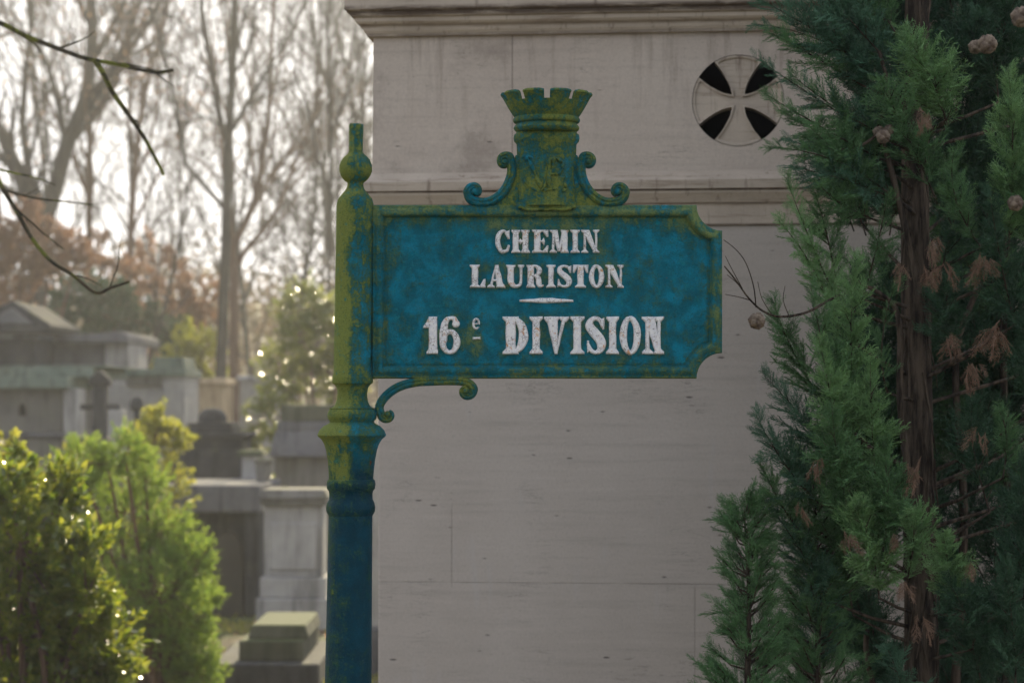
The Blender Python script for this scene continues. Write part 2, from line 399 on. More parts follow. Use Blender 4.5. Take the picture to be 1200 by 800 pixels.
# cobbled path in front of the chapel, running across and then back between the tombs
mb = MB()
mb.add([(-30, 3.9, .008), (30, 3.9, .008), (30, 5.9, .008), (-30, 5.9, .008)], [(0, 1, 2, 3)])
pth = mb.build('path', M_path); tag(pth, kind='structure')
mb = MB()
for k in range(60): mb.box(-30 + k, -30 + k + 0.985, 5.9, 6.02, 0, 0.11)
kb = mb.build('kerb', M_mid, bevel=0.01); tag(kb, kind='structure')

# ------------------------------------------------------------------ signpost
ROOT = empty('street_signpost', POLE, 'weathered blue and green cast iron signpost with white lettering and a small crown on top', 'signpost')
axis = lambda z: ((z - sz(470)) / S * 0.0145 + 0.8) * S
# post: (radius px, y px)
prof = [(7.6, 145.5), (8.4, 147), (8.2, 160), (8.0, 178), (9.0, 179.5)]
prof += [(19.2 * math.sin(a), 197.5 - 19.2 * math.cos(a)) for a in [R(q) for q in range(30, 151, 10)]]
prof += [(9.3, 216), (9.6, 219), (11.5, 223), (16, 228), (20, 233), (21.6, 239), (21.8, 250), (22.3, 438), (23.4, 440), (24.2, 444), (23.6, 449),
         (21, 450.5), (18.4, 454), (17.4, 461), (17.9, 468), (20, 474), (23.5, 477.5), (26.8, 478), (26.2, 479.5), (28, 482), (29, 486), (28.4, 490), (26.5, 492.5), (25.8, 494.5),
         (27.5, 496.2), (33, 499), (38, 504), (40.3, 509.5), (39.2, 511.5), (35.5, 514.5), (32.2, 520), (29.6, 528), (27.6, 540), (26.4, 553), (26, 561),
         (27.8, 562.5), (28.7, 567), (28.2, 572), (26, 575), (25.4, 579), (25.7, 585), (27.8, 589), (28.8, 594), (28.4, 599), (26.4, 602.5), (25.7, 604), (25.9, 640), (26.6, 720), (27.4, 800)]
ip = next(i for i, p in enumerate(prof) if p[1] == 602.5)
mb = MB(); mb.lathe([(r * S, sz(y)) for r, y in prof[:ip + 2]], POLE.x, 4.6, 64, axis)
po = mb.build('post', M_post, ROOT, smooth=True); smooth_auto(po, 50)
mb = MB(); mb.lathe([(r * S, sz(y)) for r, y in prof[ip + 1:]] + [(28.5 * S, 0.42), (34 * S, 0.40), (36 * S, 0.36), (33 * S, 0.33), (40 * S, 0.30), (48 * S, 0.10), (52 * S, 0.08), (52 * S, 0)], POLE.x, 4.6, 64, axis)
sh = mb.build('shaft', M_shaft, ROOT, smooth=True); smooth_auto(sh, 50); sh['label'] = 'dark blue lower shaft with scraped paint'
# sign panel with moulded frame. loops of the outline, inset by t px
X0, X1, Y0, Y1, RC = 436.0, 846.0, 240.5, 443.5, 30.0
def outline(tt, n=9):
    x0, x1, y0, y1 = X0 + tt, X1 - tt, Y0 + tt, Y1 - tt
    pts = [(x0, y0)]
    Rr = RC + tt
    a0 = math.asin(tt / Rr) if tt > 0 else 0.0
    for k in range(n + 1):                        # top right notch, centre (X1, Y0)
        a = math.pi - a0 - (math.pi / 2 - 2 * a0) * k / n
        pts.append((X1 + Rr * math.cos(a), Y0 + Rr * math.sin(a)))
    for k in range(n + 1):                        # bottom right notch
        a = math.pi / 2 - a0 - (math.pi / 2 - 2 * a0) * (1 - (1 - k / n)) if False else (math.pi / 2 + a0 + (math.pi / 2 - 2 * a0) * k / n)
        pts.append((X1 + Rr * math.cos(a), Y1 - Rr * math.sin(a)))
    pts.append((x0, y1))
    # subdivide nothing: straight runs are single edges
    return pts
def ring_mesh(levels, cap_front=False, cap_back=False, name='x', mat=None):
    """levels: (inset px, depth towards camera in m)"""
    mb = MB(); n = None; vs = []; fs = []
    for tt, dep in levels:
        pts = outline(tt); n = len(pts)
        vs += [(sx(px), 4.6 - dep, sz(py)) for px, py in pts]
    for i in range(len(levels) - 1):
        for k in range(n):
            fs.append((i * n + k, i * n + (k + 1) % n, (i + 1) * n + (k + 1) % n, (i + 1) * n + k))
    if cap_front: fs.append(tuple((len(levels) - 1) * n + k for k in range(n)))
    if cap_back: fs.append(tuple(range(n - 1, -1, -1)))
    mb.add(vs, fs); return mb
FR = [(2.0, -0.010), (0.0, -0.006), (0.0, 0.006), (1.2, 0.0095), (3.2, 0.0105), (5.0, 0.0125), (7.2, 0.0155), (9.2, 0.0165), (11.0, 0.0155), (12.6, 0.0125), (13.8, 0.0075), (14.4, 0.0045), (15.6, 0.0035), (17.0, 0.0048), (18.2, 0.0052)]
fr = ring_mesh(FR).build('frame', M_frame, ROOT); smooth_auto(fr, 40)
# the panel: fine grid so that its cast surface undulates
mb = ring_mesh([(2.0, -0.010), (17.9, 0.0049)], cap_front=True, cap_back=True)
pn = mb.build('sign_panel', M_panel, ROOT)

# ---- lettering: signed-distance glyphs raised as rounded relief
def sd_poly(X, Y, pts):
    pts = np.array(pts, float); d = np.full(X.shape, 1e9); inside = np.zeros(X.shape, bool)
    n = len(pts)
    for i in range(n):
        a, b = pts[i], pts[(i + 1) % n]
        e = b - a; wx, wy = X - a[0], Y - a[1]
        tt = np.clip((wx * e[0] + wy * e[1]) / (e @ e), 0, 1)
        d = np.minimum(d, np.hypot(wx - e[0] * tt, wy - e[1] * tt))
        c1 = (a[1] > Y) != (b[1] > Y)
        with np.errstate(divide='ignore', invalid='ignore'):
            xi = (b[0] - a[0]) * (Y - a[1]) / (b[1] - a[1]) + a[0]
        inside ^= c1 & (X < xi)
    return np.where(inside, d, -d)
def sd_ell(X, Y, cx, cy, rx, ry):
    k = np.hypot((X - cx) / rx, (Y - cy) / ry)
    return (1 - k) * min(rx, ry) * 1.0 * np.where(k > 0.3, 1, 1)
def sd_stroke(X, Y, pts, rad):
    P_ = []; Rr = []
    pts = np.array(pts, float)
    m = len(pts)
    for i in range(m - 1):
        p0, p1, p2, p3 = pts[max(i - 1, 0)], pts[i], pts[i + 1], pts[min(i + 2, m - 1)]
        for tt in np.linspace(0, 1, 14, endpoint=(i == m - 2)):
            P_.append(0.5 * ((2 * p1) + (-p0 + p2) * tt + (2 * p0 - 5 * p1 + 4 * p2 - p3) * tt ** 2 + (-p0 + 3 * p1 - 3 * p2 + p3) * tt ** 3))
            Rr.append(rad[i] * (1 - tt) + rad[i + 1] * tt)
    d = np.full(X.shape, -9.0)
    for p, r_ in zip(P_, Rr): d = np.maximum(d, r_ - np.hypot(X - p[0], Y - p[1]))
    return d
def rect(X, Y, x0, x1, y0, y1): return sd_poly(X, Y, [(x0, y0), (x1, y0), (x1, y1), (x0, y1)])
def U(*a):
    r_ = a[0]
    for b in a[1:]: r_ = np.maximum(r_, b)
    return r_
def serif(X, Y, cx, hw, T, y, up, h=0.075, br=0.07):
    s_ = 1 if up else -1
    return sd_poly(X, Y, [(cx - hw, y), (cx + hw, y), (cx + hw, y + s_ * h * .75), (cx + T / 2, y + s_ * (h + br)), (cx - T / 2, y + s_ * (h + br)), (cx - hw, y + s_ * h * .75)])
def stem(X, Y, cx, T, hw, y0=0., y1=1.):
    return U(rect(X, Y, cx - T / 2, cx + T / 2, y0, y1), serif(X, Y, cx, hw, T, 0, True), serif(X, Y, cx, hw, T, 1, False))
# glyph functions work on the box x 0..w (w = width / height ratio), y 0..1
def glyph(ch, X, Y, w):
    T = 0.31 if w < 1.2 else 0.3
    T = min(T, 0.42 * w)
    tn = 0.085
    if ch == 'I': return stem(X, Y, w / 2, min(0.31, w * .55), w / 2)
    if ch == 'H':
        T = 0.25; a, b = 0.19, w - 0.19
        return U(stem(X, Y, a, T, .19), stem(X, Y, b, T, .19), rect(X, Y, a, b, .45, .55), sd_poly(X, Y, [(w / 2 - .1, .5), (w / 2, .62), (w / 2 + .1, .5), (w / 2, .38)]))
    if ch == 'E':
        a = 0.22
        return U(stem(X, Y, a, .27, .22), rect(X, Y, a, w, .915, 1), rect(X, Y, a, w - .02, 0, .085),
                 sd_poly(X, Y, [(w - .26, .95), (w, 1), (w, .70), (w - .06, .70)]), sd_poly(X, Y, [(w - .26, .05), (w - .02, 0), (w, .32), (w - .06, .32)]),
                 rect(X, Y, a, w - .24, .465, .535), sd_poly(X, Y, [(w - .32, .5), (w - .2, .66), (w - .16, .5), (w - .2, .34)]))
    if ch == 'M':
        return U(stem(X, Y, .15, .10, .15), stem(X, Y, w - .17, .25, .17), sd_poly(X, Y, [(.08, 1), (.34, 1), (w * .56, .28), (w * .50, .06), (w * .42, .06)]),
                 sd_poly(X, Y, [(w - .28, 1), (w - .12, 1), (w * .56, .06), (w * .47, .06)]))
    if ch == 'N':
        return U(stem(X, Y, .15, .10, .15), stem(X, Y, w - .14, .09, .14), sd_poly(X, Y, [(.04, 1), (.34, 1), (w - .09, .06), (w - .11, 0), (w - .22, 0), (.12, .78)]),)
    if ch == 'O':
        return np.minimum(sd_ell(X, Y, w / 2, .5, w / 2, .515), -sd_ell(X, Y, w / 2, .5, w / 2 - min(.255, w * .33), .40))
    if ch == 'C':
        a = np.minimum(sd_ell(X, Y, w * .52, .5, w * .52, .515), -sd_ell(X, Y, w * .62, .5, w * .30, .41))
        a = np.minimum(a, -rect(X, Y, w * .58, w + .5, .30, .64))
        a = np.minimum(a, w - X)
        return U(a, sd_poly(X, Y, [(w - .15, .93), (w, 1), (w, .60), (w - .07, .60), (w - .22, .85)]), sd_stroke(X, Y, [(w * .55, .06), (w * .82, .10), (w * .95, .30)], [.06, .06, .05]))
    if ch == 'L':
        a = 0.22
        return U(stem(X, Y, a, .27, .22), rect(X, Y, a, w, 0, .09), sd_poly(X, Y, [(w - .27, .04), (w - .03, 0), (w, .38), (w - .07, .38)]))
    if ch == 'A':
        return U(sd_poly(X, Y, [(w * .44, 1), (w * .62, 1), (w - .06, .04), (w - .36, .04), (w * .40, .86)]), sd_poly(X, Y, [(w * .42, .93), (w * .52, .93), (.20, .04), (.10, .04)]),
                 rect(X, Y, w * .28, w * .65, .28, .37), serif(X, Y, .16, .16, .10, 0, True), serif(X, Y, w - .20, .20, .28, 0, True))
    if ch == 'U':
        return U(rect(X, Y, .06, .33, .3, 1), serif(X, Y, .2, .2, .27, 1, False), rect(X, Y, w - .19, w - .09, .3, 1), serif(X, Y, w - .14, .14, .10, 1, False),
                 sd_stroke(X, Y, [(.195, .42), (.205, .25), (.30, .11), (w * .56, .06), (w * .75, .12), (w - .15, .28), (w - .14, .45)], [.135, .13, .10, .065, .06, .05, .05]))
    if ch == 'R':
        a = .20
        bowl = np.minimum(np.minimum(sd_ell(X, Y, .34, .745, w - .42, .265), -sd_ell(X, Y, .34, .745, max(.12, w - .68), .165)), X - a)
        return U(stem(X, Y, a, .27, .20), bowl, rect(X, Y, a, .40, .91, 1), rect(X, Y, a, .42, .47, .56),
                 sd_stroke(X, Y, [(w * .55, .52), (w * .68, .40), (w * .72, .2), (w * .80, .07), (w - .04, .10)], [.07, .12, .125, .075, .035]))
    if ch == 'S':
        q = w
        return U(sd_stroke(X, Y, [(q * .86, .74), (q * .74, .90), (q * .48, .955), (q * .22, .88), (q * .19, .73), (q * .40, .58), (q * .66, .44), (q * .80, .28), (q * .74, .12), (q * .50, .045), (q * .24, .10), (q * .10, .26)],
                           [.04, .055, .05, .075, .115, .13, .13, .125, .085, .05, .055, .04]),
                 sd_poly(X, Y, [(q * .78, .93), (q * .95, .97), (q * .95, .66), (q * .86, .66)]), sd_poly(X, Y, [(q * .22, .07), (q * .05, .03), (q * .05, .36), (q * .14, .36)]))
    if ch == 'T':
        return U(rect(X, Y, w / 2 - .135, w / 2 + .135, 0, 1), serif(X, Y, w / 2, .24, .27, 0, True), rect(X, Y, 0, w, .915, 1),
                 sd_poly(X, Y, [(.0, 1), (.22, .95), (.07, .66), (0, .66)]), sd_poly(X, Y, [(w, 1), (w - .22, .95), (w - .07, .66), (w, .66)]))
    if ch == 'D':
        bowl = np.minimum(np.minimum(sd_ell(X, Y, .24, .5, w - .24, .50), -sd_ell(X, Y, .24, .5, w - .24 - .25, .41)), X - .24)
        return U(stem(X, Y, .21, .26, .21), bowl, rect(X, Y, .2, .34, .92, 1), rect(X, Y, .2, .34, 0, .08))
    if ch == 'V':
        return U(sd_poly(X, Y, [(.05, 1), (.36, 1), (w * .56, .32), (w * .52, 0), (w * .43, 0)]), sd_poly(X, Y, [(w - .17, 1), (w - .07, 1), (w * .53, 0), (w * .45, 0)]),
                 serif(X, Y, .20, .20, .28, 1, False), serif(X, Y, w - .12, .13, .10, 1, False))
    if ch == '1':
        return U(rect(X, Y, w * .42, w * .42 + .22 * 1.0, 0, 1), serif(X, Y, w * .42 + .11, w * .50 * .98, .22, 0, True),
                 sd_poly(X, Y, [(w * .46, 1), (w * .75, 1), (w * .44, .70), (.0, .70), (.01, .76), (w * .2, .84)]))
    if ch == '6':
        lo = np.minimum(sd_ell(X, Y, w / 2, .32, w / 2, .33), -sd_ell(X, Y, w / 2, .31, w / 2 - .17, .22))
        return U(lo, sd_stroke(X, Y, [(w * .80, .82), (w * .72, .93), (w * .52, .955), (w * .30, .86), (w * .20, .62), (w * .18, .36)], [.07, .06, .045, .08, .10, .10]), sd_ell(X, Y, w * .80, .80, .10, .10))
    if ch == 'e':
        ring = np.minimum(sd_ell(X, Y, w * .5, .5, w * .5, .5), -sd_ell(X, Y, w * .54, .5, w * .26, .34))
        ring = np.minimum(ring, -rect(X, Y, w * .55, w + .3, .20, .46))
        return U(ring, sd_poly(X, Y, [(w * .2, .42), (w * .9, .48), (w * .92, .60), (w * .2, .54)]))
    if ch == '-': return rect(X, Y, 0.02, w - 0.02, .1, .9)
    if ch == '~': return sd_poly(X, Y, [(0, .25), (w * .5, 0), (w, .25), (w, .62), (w * .62, .95), (w * .38, .95), (0, .62)])
SURF = 4.6 - 0.0049
def raise_line(items, name, label=None, step=0.30, H=0.0058, wob=0.28):
    VV = []; FF = []; base = 0
    for ch, px0, px1, py0, py1 in items:
        hgt = py1 - py0; w = (px1 - px0) / hgt
        m = 2.0
        gx = np.arange(px0 - m, px1 + m, step); gy = np.arange(py0 - m, py1 + m, step)
        GX, GY = np.meshgrid(gx, gy)
        # hand-cast wobble of the outline
        wx = np.zeros_like(GX); wy = np.zeros_like(GX)
        for k in range(4):
            fx, fy, p1, p2 = nr.uniform(-.5, .5), nr.uniform(-.5, .5), nr.uniform(0, 6), nr.uniform(0, 6)
            wx += wob * .32 * np.sin(fx * GX + fy * GY + p1); wy += wob * .32 * np.sin(fy * GX - fx * GY + p2)
        X = (GX + wx - px0) / hgt; Y = 1 - (GY + wy - py0) / hgt
        sd = glyph(ch, X, Y, w) * hgt
        z = sd + 0.15 + 0.09 * nr.standard_normal(sd.shape)
        tt = np.clip(z / 1.7, -0.5, 1)
        h = np.where(tt > 0, H * np.sqrt(np.clip(1 - (1 - tt) ** 2, 0, 1)), tt * 0.004)
        keep = z > -0.9
        ny_, nx_ = GX.shape
        idx = np.arange(GX.size).reshape(GX.shape)
        cell = keep[:-1, :-1] & keep[1:, :-1] & keep[:-1, 1:] & keep[1:, 1:]
        q = np.stack([idx[:-1, :-1][cell], idx[1:, :-1][cell], idx[1:, 1:][cell], idx[:-1, 1:][cell]], -1)
        used, inv = np.unique(q, return_inverse=True)
        v = np.stack([(GX.ravel()[used] - CX) * S, SURF - h.ravel()[used], CAMZ + (HZ - GY.ravel()[used]) * S], -1)
        VV.append(v); FF.append(inv.reshape(-1, 4) + base); base += len(v)
    me = np_mesh(name, np.concatenate(VV), np.concatenate(FF), 4)
    o = link(name, me, M_letter, ROOT, smooth=True)
    if label: o['label'] = label
    return o
ya, yb = 269.8, 296.5
raise_line([('C', 580.7, 597.2, ya, yb), ('H', 599.3, 620.7, ya, yb), ('E', 623.7, 642.5, ya, yb), ('M', 644.3, 666.2, ya, yb), ('I', 668.7, 679.3, ya, yb), ('N', 681.2, 702.2, ya, yb)], 'lettering', 'white raised word CHEMIN')
ya, yb = 310.8, 337.2
raise_line([('L', 550.7, 569, ya, yb), ('A', 571.2, 592, ya, yb), ('U', 593.3, 614.3, ya, yb), ('R', 616.7, 637.2, ya, yb), ('I', 640.2, 651, ya, yb), ('S', 652.7, 670.2, ya, yb), ('T', 671.3, 689, ya, yb), ('O', 690.2, 707.7, ya, yb), ('N', 709.7, 731, ya, yb)], 'lettering', 'white raised word LAURISTON')
raise_line([('~', 609, 671.5, 349.3, 355.3)], 'dash', 'thin white rule under the street name', wob=0.3)
ya, yb = 371.2, 415
raise_line([('1', 496.2, 511.5, ya, yb), ('6', 515.2, 539.2, ya - .4, yb - .4), ('e', 553.4, 562.4, 372.7, 386.2), ('-', 554, 563, 394.8, 398.3)], 'lettering', 'white raised number 16e')
raise_line([('D', 589.3, 619, ya, yb), ('I', 620.5, 636, ya, yb), ('V', 637.5, 666.5, ya, yb), ('I', 668.2, 684.6, ya, yb), ('S', 687, 709, ya, yb), ('I', 710.4, 725, ya, yb), ('O', 726.2, 750.7, ya, yb), ('N', 752, 778, ya, yb)], 'lettering', 'white raised word DIVISION')

# ---- crest: barrel with a mural crown
CXP = 640.5; CYD = 4.6 + 0.004
mb = MB()
mb.lathe([(35 * S * 1, sz(152)), (35.6 * S, sz(156)), (38.2 * S, sz(158)), (38.8 * S, sz(162)), (38 * S, sz(166)), (35.2 * S, sz(169)), (34.6 * S, sz(185)), (34.6 * S, sz(215)), (35.5 * S, sz(241.5))], sx(CXP), CYD, 48, sy=0.62)
# little shield base lapping over the frame
n = 40; pts = []
for k in range(n + 1):
    u = k / n; xx = -34 + 68 * u
    yy = 243.5 + (3.2 * abs(math.sin(u * 2 * math.pi)) if 0.08 < u < 0.92 else 0) + (3.0 * math.exp(-((u - .5) / .05) ** 2))
    pts.append((sx(CXP + xx), sz(yy)))
pts += [(sx(CXP + 34), sz(238)), (sx(CXP - 34), sz(238))]
mb.prism(pts, 4.6 - 0.0225, 4.6 - 0.002)
mb.tube([Vector((p[0], 4.6 - 0.0225, p[1])) for p in pts[:n + 1]], 1.7 * S, 6)
cb = mb.build('crest', M_crest, ROOT); smooth_auto(cb, 45)
# worn interlaced monogram in relief on the barrel
mb = MB()
def barrel(px, py, lift=0.0):
    u = max(-0.97, min(0.97, (px - CXP) / 34.6)); return Vector((sx(px), CYD - 34.6 * S * 0.62 * math.sqrt(1 - u * u) - lift, sz(py)))
def relief(pts, r, lift=0.0005):
    out = []; rr = []
    m = len(pts)
    for i in range(m - 1):
        for k in range(6):
            tt = k / 6; out.append(barrel(pts[i][0] * (1 - tt) + pts[i + 1][0] * tt, pts[i][1] * (1 - tt) + pts[i + 1][1] * tt, lift))
    out.append(barrel(*pts[-1], lift)); mb.tube(out, [1.15 * r * S * (0.75 + 0.35 * math.sin(i * 0.9)) for i in range(len(out))], 7)
relief([(616, 186), (620, 190), (627, 205), (634, 222), (636, 224)], 2.6); relief([(650, 186), (646, 200), (640, 214), (636, 224)], 1.8)
relief([(642, 188), (643, 200), (643, 222)], 2.6, 0.0012); relief([(643, 189), (652, 187), (659, 192), (659, 200), (652, 206), (644, 206)], 2.0, 0.0012)
relief([(612, 185), (618, 184), (624, 187)], 1.6); relief([(637, 224), (646, 224), (652, 222)], 1.7); relief([(614, 212), (620, 220), (630, 226)], 1.4)
relief([(664, 208), (661, 216), (664, 222), (658, 226)], 2.0)
smooth_auto(mb.build('monogram', M_crest, cb), 60)
mb = MB()
cp = [(30, 152), (35, 151.5), (37.6, 149.5), (38.8, 147), (37.6, 144.5), (35.6, 142.8), (35.8, 141.6), (38.4, 140.6), (39.6, 138.2), (39.0, 135.8), (37.4, 134.4), (40.2, 131), (44.5, 124), (48.5, 117)]
outer = [(r * S, sz(y + 3)) for r, y in cp]; inner = [(44 * S, sz(120)), (38 * S, sz(131)), (0.5 * S, sz(133))]
mb.lathe(outer + inner, sx(CXP), CYD + 0.004, 80)
nm = 10
for k in range(nm):
    a0 = 2 * math.pi * k / nm + R(4.0) - math.pi / 2; a1 = a0 + 2 * math.pi / nm - R(8.0)
    vs = []; q = 5
    for i in range(q + 1):
        a = a0 + (a1 - a0) * i / q; ed = 1.2 if i in (0, q) else 0
        for r_, y_ in ((46.5, 122), (49.0, 118.5), (52.0, 113.2), (54.2, 110.8 + ed), (53.2, 108.4 + ed), (50.5, 108.0 + ed), (47.5, 109.4 + ed), (44.5, 118), (42.5, 123)):
            vs.append((sx(CXP) + r_ * S * math.cos(a), CYD + 0.004 + r_ * S * math.sin(a), sz(y_ + 0.5)))
    c9 = 9; fs = []
    for i in range(q):
        for j in range(c9): fs.append((i * c9 + j, i * c9 + (j + 1) % c9, (i + 1) * c9 + (j + 1) % c9, (i + 1) * c9 + j))
    fs += [tuple(range(c9)), tuple(q * c9 + j for j in range(c9 - 1, -1, -1))]
    mb.add(vs, fs)
cr = mb.build('crown', M_crest, ROOT, bevel=0.0011); smooth_auto(cr, 42)

# ---- scrolls
def catmull(pts, n=10):
    out = []; m = len(pts)
    for i in range(m - 1):
        p0, p1, p2, p3 = [Vector(pts[j]) for j in (max(i - 1, 0), i, i + 1, min(i + 2, m - 1))]
        for k in range(n):
            tt = k / n
            out.append(0.5 * ((2 * p1) + (-p0 + p2) * tt + (2 * p0 - 5 * p1 + 4 * p2 - p3) * tt ** 2 + (-p0 + 3 * p1 - 3 * p2 + p3) * tt ** 3))
    out.append(Vector(pts[-1])); return out
def spiral(cx, cy, r0, r1, a0, a1, n):
    """pixel coords, angles measured with y down"""
    return [(cx + (r0 + (r1 - r0) * k / n) * math.cos(a0 + (a1 - a0) * k / n), cy + (r0 + (r1 - r0) * k / n) * math.sin(a0 + (a1 - a0) * k / n)) for k in range(n + 1)]
def strap(path2d, half, y_c=4.6, dep=0.009, ridge=True):
    """scroll strap: rounded-rectangle section swept along a planar path; half = in-plane half width px"""
    mb = MB(); pts = [Vector((sx(p[0]), 0, sz(p[1]))) for p in path2d]; N = len(pts)
    sec = [(-1, -.55), (-.85, -.85), (-.35, -1.0), (-.12, -.86), (.12, -.86), (.35, -1.0), (.85, -.85), (1, -.55), (1, .8), (.6, 1), (-.6, 1), (-1, .8)]
    vs = []
    for i, p in enumerate(pts):
        tdir = (pts[min(i + 1, N - 1)] - pts[max(i - 1, 0)]).normalized(); nrm = Vector((-tdir.z, 0, tdir.x))
        hw = (half[min(i, len(half) - 1)] if hasattr(half, '__len__') else half) * S
        for a, b in sec: vs.append(p + nrm * a * hw + Vector((0, y_c + b * dep, 0)))
    k_ = len(sec); fs = []
    for i in range(N - 1):
        for j in range(k_): fs.append((i * k_ + j, i * k_ + (j + 1) % k_, (i + 1) * k_ + (j + 1) % k_, (i + 1) * k_ + j))
    fs += [tuple(range(k_)), tuple((N - 1) * k_ + j for j in range(k_ - 1, -1, -1))]
    mb.add(vs, fs); return mb
def knob(mb, px, py, r, y_c, dep):
    prof = [(0.05, 1.25), (.5, 1.2), (.85, 1.0), (1, .8), (1, -1)]
    n = 20; vs = []; fs = []
    for rr, dd in prof:
        for k in range(n):
            a = 2 * math.pi * k / n; vs.append((sx(px) + rr * r * S * math.cos(a), y_c - dd * dep, sz(py) + rr * r * S * math.sin(a)))
    for i in range(len(prof) - 1):
        for k in range(n): fs.append((i * n + k, i * n + (k + 1) % n, (i + 1) * n + (k + 1) % n, (i + 1) * n + k))
    fs += [tuple(range(n)), tuple((len(prof) - 1) * n + k for k in range(n - 1, -1, -1))]; mb.add(vs, fs)
def crest_scroll(mirror):
    # left-hand scroll in px; starts in the outer low curl, runs along the frame, rises to the upper curl
    f = (lambda p: (2 * 640.3 - p[0], p[1])) if mirror else (lambda p: p)
    c1 = spiral(556.5, 225.0, 3.0, 9.0, R(60), R(-215), 22)          # outer curl, unwinding
    mid = [(551.5, 233.5), (561, 237.2), (572, 237.0), (583, 231.5), (592, 222), (597.5, 211), (599.8, 200), (598.5, 190.5)]
    c2 = spiral(591.8, 189.8, 7.6, 2.6, R(-30), R(-330), 22)
    path = catmull([f(p) for p in c1[:-1:2] + mid + c2[1::2]], 6)
    N = len(path); hw = [3.2 + 2.4 * math.sin(math.pi * min(1, max(0, (i / N)))) for i in range(N)]
    mb = strap(path, hw, 4.6 - 0.001, 0.0125)
    knob(mb, *f((556.8, 225.2)), 4.2, 4.6 - 0.001, 0.013); knob(mb, *f((591.6, 190.2)), 3.6, 4.6 - 0.001, 0.013)
    o = mb.build('scroll', M_scroll, ROOT); smooth_auto(o, 50); return o
crest_scroll(False); crest_scroll(True)
for sg_ in (1, -1):
    pl = [(604, 182), (602, 190), (601.5, 204), (597, 217), (589, 229), (580, 236), (566, 239.5), (566, 243), (610, 243), (610, 182)]
    mb = MB(); mb.prism([(sx(640.3 + sg_ * (640.3 - a)), sz(b)) for a, b in pl], 4.6 - 0.007, 4.6 + 0.007)
    mb.build('web', M_crest, cb, bevel=0.002)
# bracket below the plate
c1 = spiral(454.2, 485.2, 3.0, 8.2, R(-60), R(-60 + 265), 20)
mid = [(444.5, 476.5), (449, 467.5), (459, 458), (472, 451.3), (488, 447.6), (505, 446.6), (525, 446.0), (540, 446.6), (549.5, 449)]
c2 = spiral(546.5, 457.6, 9.0, 2.6, R(-35), R(280), 22)
path = catmull(c1[:-1:2] + mid + c2[1::2], 6); N = len(path)
mb = strap(path, [2.8 + 2.5 * math.sin(math.pi * i / N) for i in range(N)], 4.6, 0.011)
knob(mb, 454.4, 485.0, 3.8, 4.6, 0.012); knob(mb, 546.3, 457.8, 4.2, 4.6, 0.012)
o = mb.build('bracket', M_scroll, ROOT); smooth_auto(o, 50)

# ------------------------------------------------------------------ the near chapel
# local frame: origin at the front left corner; u runs right along the front (coming 6.5 degrees nearer), v runs back
ang = R(-6.0)
O0 = P(443, 470, 6.5); O0.z = 0
CH = empty('chapel', O0, 'large pale grey limestone burial chapel with a round cross window behind the sign', 'chapel')
CH.rotation_euler.z = ang
uu = Vector((math.cos(ang), math.sin(ang), 0)); nn = Vector((math.sin(ang), -math.cos(ang), 0))
def wloc(px, py, off=0.0):
    """pixel -> (u, z) on the front plane (offset outwards by off)"""
    dr = Vector(((px - CX) / F, 1, (HZ - py) / F)); o = O0 + nn * off
    k = (o.x * nn.x + o.y * nn.y) / (dr.x * nn.x + dr.y * nn.y)
    p = dr * k; q = p - o; return q.x * uu.x + q.y * uu.y, CAMZ + p.z
def chlink(mb_, name, mat, bevel=0.0, parent=CH):
    me = mb_.mesh(name); bm = bmesh.new(); bm.from_mesh(me); bmesh.ops.recalc_face_normals(bm, faces=bm.faces); bm.to_mesh(me); bm.free()
    o = bpy.data.objects.new(name, me); COL.objects.link(o); o.parent = parent; me.materials.append(mat)
    if bevel: b = o.modifiers.new('bevel', 'BEVEL'); b.width = bevel; b.segments = 2; b.limit_method = 'ANGLE'
    return o
UW, VD = 2.25, 2.6
zL = wloc(460, 228)[1]; zLt = wloc(460, 201)[1]; zC = wloc(460, 41)[1]
# sweep of a moulding profile round the footprint (left side splays slightly outwards to the back)
ux0 = wloc(431.5, 150)[0]
def foot(off, inset=0.0):
    sp = 0.05
    return [(-off + inset - sp, VD + off), (-off + inset, -off), (UW + off, -off), (UW + off, VD + off)]
def sweep(prof, inset=0.0):
    mb = MB(); n = 4; vs = []; fs = []
    for off, z in prof: vs += [(x, y, z) for x, y in foot(off, inset)]
    for i in range(len(prof) - 1):
        for k in range(n): fs.append((i * n + k, i * n + (k + 1) % n, (i + 1) * n + (k + 1) % n, (i + 1) * n + k))
    fs += [tuple(range(n)), tuple((len(prof) - 1) * n + k for k in range(n))]
    mb.add(vs, fs); return mb
k_ = 6.45 / F
def zz(py, off=0.0): return wloc(640, py, off)[1]
lo = sweep([(0.03, 0.0), (0.03, 0.35), (0.015, 0.37), (0, 0.38), (0, zz(266))]); chlink(lo, 'lower_wall', M_wall_lo, 0.003)
